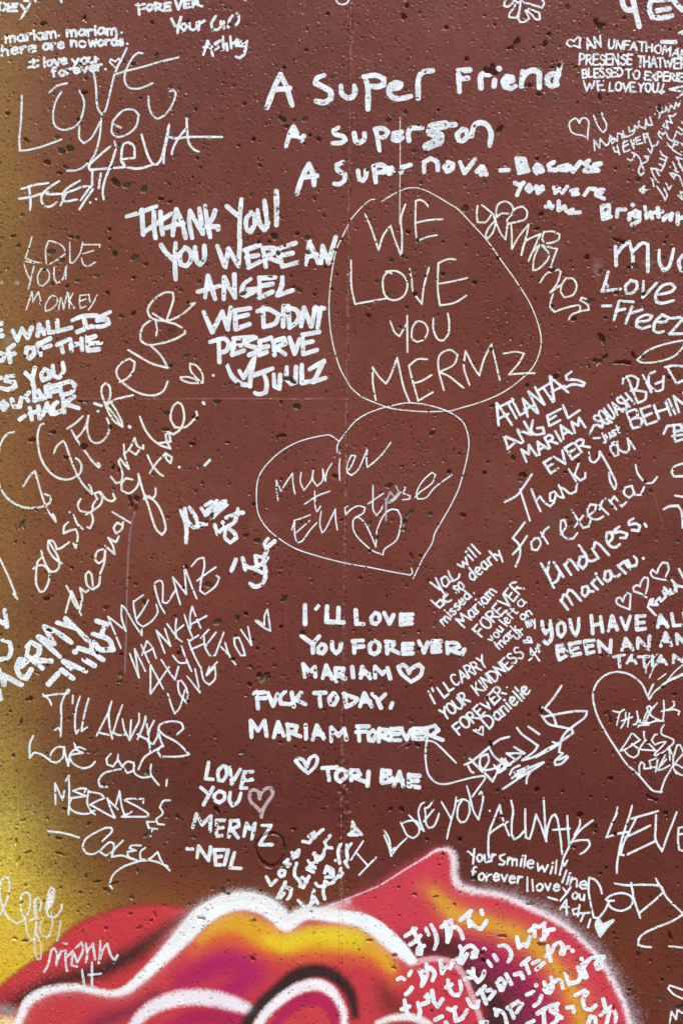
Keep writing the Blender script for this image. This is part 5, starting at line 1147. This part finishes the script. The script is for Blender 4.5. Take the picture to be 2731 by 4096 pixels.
s stroke 245 700 235 800 240 900 260 980 320 1040 400 1050 500 1025 600 1000 690 985 700 1010 650 1080 600 1150;245 710 300 720 350 760 420 830 475 885
p 18 .92 .1 0
s word 540 900 600 870 700 790 760 740 820 700 890 680;560 890 590 950 610 960;580 850 680 955;660 840 720 815 730 870 690 940 660 900 665 840;740 780 770 830 830 880;700 945 790 920 860 850;700 965 760 1030 800 950 820 900;770 900 810 960 860 930 830 850 880 900 940 860 870 810 1010 810 930 760;830 890 900 900;820 940 930 870 980 830;850 920 890 900 860 860
s word 950 610 990 660 1060 710 1115 750 1080 800 990 865 1090 835 1200 770 1290 720 1390 650 1380 620 1280 600 1200 580 1150 520 1130 470 1150 450;1040 600 1125 660;1300 280 1240 370 1170 455;1170 460 1230 510 1260 590;1150 525 1280 500 1400 480 1500 480 1480 530 1400 590 1330 650 1300 700 1280 800 1310 810 1250 870 1250 900 1300 890 1350 840 1340 830 1280 860;1230 720 1280 740 1100 840
s scribble 895 975 920 930 970 905;910 1005 960 970 1040 910;935 980 1100 900 1160 880 1090 930 990 990 840 1090;1060 950 1030 1000 1025 1045;930 960 1030 920 950 1000 1090 930
# message | two small tilted white lines, one a name after a tiny heart, above the tangled signature
p 17 .95 .1 0
t 390 545 580 400 92 YOUR
t 500 668 868 345 88 FOREVER
s dot 872 293 873 294
p 12 .95 .1 0
s heart 685 670 610 630 620 622 655 632 668 600 685 600 685 670
p 18 .95 .1 0
t 735 618 1060 325 105 Danielle
@ 2231 2600 500
# drawing | tall outlined white heart cut off on its right side, near the right edge
p 24 .94 .05 0
s outline 1140 620 1110 560 1050 430 950 340 850 290 730 275 620 300 520 370 460 460 435 560 450 690 500 850 600 1040 720 1230 850 1420 1000 1560 1130 1710 1200 1770 1300 1780;1140 620 1200 530 1300 450 1400 380 1580 310;1280 1790 1340 1620 1430 1470 1520 1350 1600 1270;1190 430 1130 560
p 22 .94 .05 0
s word 685 765 750 780 775 780 825 745;770 785 730 945;845 780 840 880 785 980;890 790 870 960;790 890 930 840;940 935 975 930 1000 860 985 770 1010 900 1100 930;990 900 1030 880;1000 965 1010 945 1135 940;1240 665 1160 760 1100 890 1130 915 1230 890 1325 890;1130 780 1110 720 1140 700 1165 720 1150 800 1200 850 1290 890;1110 930 1070 900 1080 850 1110 780;1320 630 1325 760 1310 890;1290 770 1390 740 1450 700 1450 650 1435 645;1330 765 1450 745 1520 770 1505 810
s word 920 1045 850 1160 775 1265 850 1240 960 1170 1025 1130 940 1050;830 1260 880 1320 950 1350 1000 1310 1000 1240 915 1170;1080 1030 1070 1020 1090 1120 1220 1260 1120 1255 1010 1245 1090 1130;1240 1060 1210 1060 1170 1130 1210 1190 1280 1160 1350 1150 1300 1210 1210 1300 1215 1325 1330 1270 1440 1170 1440 1120 1370 1090 1300 1060 1290 1000 1325 940;1400 1380 1385 1210 1440 1350 1490 1190 1530 1200 1580 1320
s word 1020 1560 1015 1460 1040 1405 1080 1430 1075 1490 1165 1480 1140 1390 1250 1350 1220 1525;1170 1470 1215 1470;1340 1320 1290 1420 1245 1510 1320 1490 1400 1445;1290 1450 1355 1370;1440 1480 1440 1330;1440 1450 1490 1440 1580 1490;1440 1480 1480 1550;1450 1500 1520 1560 1590 1570
@ 1531 3296 800
# message | two curving lines of small white handwriting along the top of the red petal, with a filled heart
p 17 .95 .15 0
s word 665 215 715 255;715 195 705 310
t 740 294 880 292 92 our
s word 955 235 915 250 920 275 955 295 940 320 910 315
t 975 315 1178 345 94 mile
t 1200 362 1390 400 98 will
t 1400 455 1590 512 98 line
t 690 432 1088 462 92 forever
s word 1130 415 1130 525
t 1170 522 1380 522 88 love
@ 1931 3296 800
s word 625 500 655 540 685 495;655 540 605 600
t 695 582 790 600 80 ou
s dash 510 575 580 595
s word 600 670 650 595 655 710;610 650 670 650;740 660 700 670 710 710 740 700;755 635 740 720;750 700 830 695;790 700 765 760;840 745 820 810
p 22 .88 .2 0
s heart 915 880 885 800 890 760 905 745 930 790 1020 755 960 820 915 880;900 770 915 860;930 790 920 850;980 780 930 830;950 800 925 850
@ 1581 3596 875
# message | bold white brush characters in slanting rows across the dark heart of the red petal
p 29 .95 .12 0
s character 70 265 110 240 145 212;105 325 150 295 178 262;125 210 145 260 168 310 185 350 180 392 158 390 165 352 205 335
s character 218 212 236 255;255 185 288 250 295 310 278 358
s character 330 200 398 152;358 165 370 230 372 300;372 305 392 250 405 180;385 210 430 200 465 232 482 283
s character 465 150 540 85;530 100 522 150 530 195;530 150 570 200 612 215 652 158;614 82 622 108
s character 15 575 40 562 62 575;95 548 112 518
s character 172 512 195 570 188 622;222 468 225 540 198 605;195 520 250 492 280 530 265 582
s character 322 440 335 530;335 520 370 482 392 495 412 442
s character 462 338 475 385 455 450;440 428 475 460 512 395;465 400 500 350 542 335 582 365 575 412 548 418 555 385 585 378;634 358 636 360
s character 660 445 685 480;705 402 726 436
s character 742 335 790 335 825 380 825 420 806 448
s character 75 682 100 662 116 635
s character 375 580 385 640 412 682 450 690 470 640 460 588;362 632 402 612
s character 555 500 560 555;495 575 560 555;560 555 590 592 622 560 636 518;520 520 558 538
s character 722 600 752 568 785 600 765 652 735 622;742 580 752 650;792 540 828 608
s character 65 725 78 800 112 855 155 865 175 812 160 742;45 790 98 770
s character 262 658 272 725;190 755 232 738;215 700 270 700;228 682 235 738;270 728 300 770 336 718
s character 515 715 545 768 585 775 595 732
s character 585 680 640 625;610 650 648 748;655 655 680 650;672 715 710 665
s character 375 785 405 800 430 775;420 790 432 872 480 850 512 795;285 865 332 842
s character 710 790 748 800 780 830 800 910;722 795 722 830;610 885 655 882;360 885 375 910
@ 1981 3596 875
s character 152 275 168 348;168 342 200 322 222 340 246 272
s character 240 230 290 190;275 190 280 268;308 202 352 172;345 180 348 285;328 292 370 250;350 230 415 215
s character 372 338 382 400 395 442;355 412 400 380 420 330 460 310 490 350 485 395 465 388 480 350 522 345;549 369 551 371
s character 185 470 240 425;210 450 240 530;265 460 310 440;290 505 345 458
s character 138 540 180 530 196 566
s character 500 535 525 612;525 605 590 588 612 520;588 490 618 550 650 560;615 428 625 490 648 545;620 500 670 432 730 412 756 440 755 490 728 500 715 462 740 435;740 412 772 416
s character 225 685 270 665;275 765 310 740 326 695;289 617 291 619
s character 348 598 362 640;395 560 410 620 388 672 360 662;345 650 400 610 440 580 472 590 480 638
s character 568 690 640 655 656 670 625 720 640 780 680 795 716 762
s character 512 778 550 774 560 808
s character 300 820 360 780;340 790 350 910;380 770 445 750;430 760 440 860 400 900;395 800 470 850
s character 85 780 160 735;95 770 130 850;150 812 190 750
s character 770 720 790 800;750 830 830 772 860 830 856 880;820 780 790 910;655 910 680 842 714 850 716 910;220 895 272 872
'''

def strokes_of(txt, tf):
    out = []
    for s in txt.split(';'):
        v = [float(t) for t in s.split()]
        if len(v) < 2: continue
        out.append([tf(v[i], v[i + 1]) for i in range(0, len(v) - 1, 2)])
    return out

def parse_ink():
    msgs = []; ox = oy = 0; sc = 1; pen = (12, .9, .1, 0)
    jr = random.Random(3)
    for ln in INK.strip().splitlines():
        ln = ln.strip()
        if not ln: continue
        k, rest = ln[0], ln[2:]
        tf = lambda x, y: (ox + x * sc, oy + y * sc)
        if k == '@':
            ox, oy, size = map(float, rest.split()); sc = size / 1568.0
        elif k == '#':
            kind, label = [t.strip() for t in rest.split('|')]
            msgs.append([kind, label, []])
        elif k == 'p':
            pen = tuple(float(t) for t in rest.split())
        elif k == 's':
            nm, txt = rest.split(' ', 1)
            msgs[-1][2].append([nm, [(s, pen[0] * sc, pen) for s in strokes_of(txt, tf)]])
        elif k == '+':
            msgs[-1][2][-1][1] += [(s, pen[0] * sc, pen) for s in strokes_of(rest, tf)]
        elif k == 't':
            f = rest.split(); x0, y0, x1, y1, h = map(float, f[:5]); txt = f[5]
            x0, y0 = tf(x0, y0); x1, y1 = tf(x1, y1); h *= sc
            L = math.hypot(x1 - x0, y1 - y0); u = ((x1 - x0) / L, (y1 - y0) / L); n = (u[1], -u[0])
            gap = .20
            tot = sum(GLYPHS[c][0] for c in txt) + gap * (len(txt) - 1)
            kx = L / tot; cx = 0; sts = []
            for c in txt:
                w, gl = GLYPHS[c]
                rot = jr.uniform(-.07, .07); dy = jr.uniform(-.05, .05); hh = jr.uniform(.93, 1.07)
                for s in gl:
                    P = []
                    for gx, gy in s:
                        gx += jr.uniform(-.03, .03); gy = gy * hh + dy + jr.uniform(-.03, .03)
                        gx2 = gx - gy * rot * h / kx
                        a = (cx + gx2) * kx; b = gy * h
                        P.append((x0 + u[0] * a + n[0] * b, y0 + u[1] * a + n[1] * b))
                    sts.append((P, pen[0] * sc, pen))
                cx += w + gap
            msgs[-1][2].append(['word', sts])
    return msgs

TINTS = {0: 0.0, 1: 1.0, 2: 2.0}
def word_mesh(nm, sts, lift, seed):
    allp = np.concatenate([np.array(s[0]) for s in sts]); wmin = min(s[1] for s in sts); wmax = max(s[1] for s in sts)
    sp = min(3.0, max(1.5, wmin * .30)); pad = wmax / 2 + 5
    gx = np.arange(max(-70, allp[:, 0].min() - pad), min(2800, allp[:, 0].max() + pad) + sp, sp)
    gy = np.arange(max(-70, allp[:, 1].min() - pad), min(4165, allp[:, 1].max() + pad) + sp, sp)
    if len(gx) < 3 or len(gy) < 3: return None
    X, Y = np.meshgrid(gx, gy)
    E = np.full(X.shape, -50.0); U = np.zeros(X.shape); A = np.zeros(X.shape); OP = np.zeros(X.shape); DR = np.zeros(X.shape); TI = np.zeros(X.shape)
    r = np.random.default_rng(seed)
    along = r.random() * 3000
    for P, w, pen in sts:
        pts = smooth_path(P, max(2.5, w * .35))
        S = np.full(X.shape, -50.0); off = r.random() * 500
        ln = 0.0; tot = float(np.hypot(*np.diff(pts, axis=0).T).sum()); along += 137
        wob = r.random(400)
        for a, b in zip(pts[:-1], pts[1:]):
            seg = b - a; L = float(np.hypot(*seg))
            if L < 1e-6: continue
            hw = w / 2 * ((.97 if w > 15 else .91) + .20 * wob[int((ln / (w * 2.2))) % 400])
            if tot > 6 * w: hw *= 1 - .12 * (1 if (ln < w or ln > tot - w) else 0)
            R = hw + 4
            i0 = max(0, int((min(a[0], b[0]) - R - gx[0]) / sp)); i1 = min(len(gx), int((max(a[0], b[0]) + R - gx[0]) / sp) + 2)
            j0 = max(0, int((min(a[1], b[1]) - R - gy[0]) / sp)); j1 = min(len(gy), int((max(a[1], b[1]) + R - gy[0]) / sp) + 2)
            if i1 > i0 and j1 > j0:
                x = X[j0:j1, i0:i1] - a[0]; y = Y[j0:j1, i0:i1] - a[1]
                t = np.clip((x * seg[0] + y * seg[1]) / (L * L), 0, 1)
                dx = x - t * seg[0]; dy = y - t * seg[1]; dd = np.hypot(dx, dy)
                e = hw - dd
                cur = S[j0:j1, i0:i1]; m = e > cur; cur[m] = e[m]
                tot_e = E[j0:j1, i0:i1]; m2 = e > tot_e
                tot_e[m2] = e[m2]
                side = (x * seg[1] - y * seg[0]) / L
                U[j0:j1, i0:i1][m2] = (side + off)[m2]; A[j0:j1, i0:i1][m2] = (along + ln + t * L)[m2]
                DR[j0:j1, i0:i1][m2] = pen[2]; TI[j0:j1, i0:i1][m2] = TINTS[int(pen[3])]
            ln += L
        cov = sstep(-1, 1, S) * pen[1]
        OP = OP + (1 - OP) * cov * 1.0
        # a vertex just outside the line keeps the pen strength so the edge stays crisp
        edgev = (S > -6) & (OP < pen[1] * .9); OP[edgev] = np.maximum(OP[edgev], pen[1])
        along += tot
    hole = sample(HOLE, X, Y); h = sample(H, X, Y)
    ph = 1 - sstep(.12, .34, hole)
    OP = np.clip(OP, 0, 1)
    Vv = np.stack([wx(X), -(h + lift), wz(Y)], -1).reshape(-1, 3)
    ii = np.arange(X.size).reshape(X.shape)
    q = np.stack([ii[1:, :-1], ii[1:, 1:], ii[:-1, 1:], ii[:-1, :-1]], -1)
    mx_ = np.maximum.reduce([E[1:, :-1], E[1:, 1:], E[:-1, 1:], E[:-1, :-1]])
    lim = -1.2 - 3.0 * DR.max()
    s_ = mx_ > lim
    if s_.sum() == 0: return None
    return grid_mesh(nm, Vv, q[s_], {'ink': ('FLOAT_VECTOR', np.stack([E, U, A], -1).reshape(-1, 3)),
                                     'pen': ('FLOAT_COLOR', np.stack([OP, DR, TI, ph], -1).reshape(-1, 4))}, MAT_INK)

NAMES = {'message': 'handwritten_message', 'drawing': 'hand_drawn_mark'}
tris = 0
for mi_, (kind, label, words) in enumerate(parse_ink()):
    lift0 = .00042 + .000006 * mi_
    made = [(w, word_mesh(w[0], w[1], lift0 + .000001 * k, mi_ * 100 + k)) for k, w in enumerate(words)]
    made = [(w, o) for w, o in made if o is not None]
    if not made: continue
    if len(made) == 1:
        o = made[0][1]; o.name = NAMES[kind]; link(o, wall); o['label'] = label
    else:
        e = bpy.data.objects.new(NAMES[kind], None); link(e, wall); e['label'] = label
        for w, o in made: link(o, e)
    tris += sum(len(o.data.polygons) * 2 for _, o in made)
print('ink triangles', tris)
print('total', sum(len(o.data.polygons) * 2 for o in C.objects if o.type == 'MESH'))
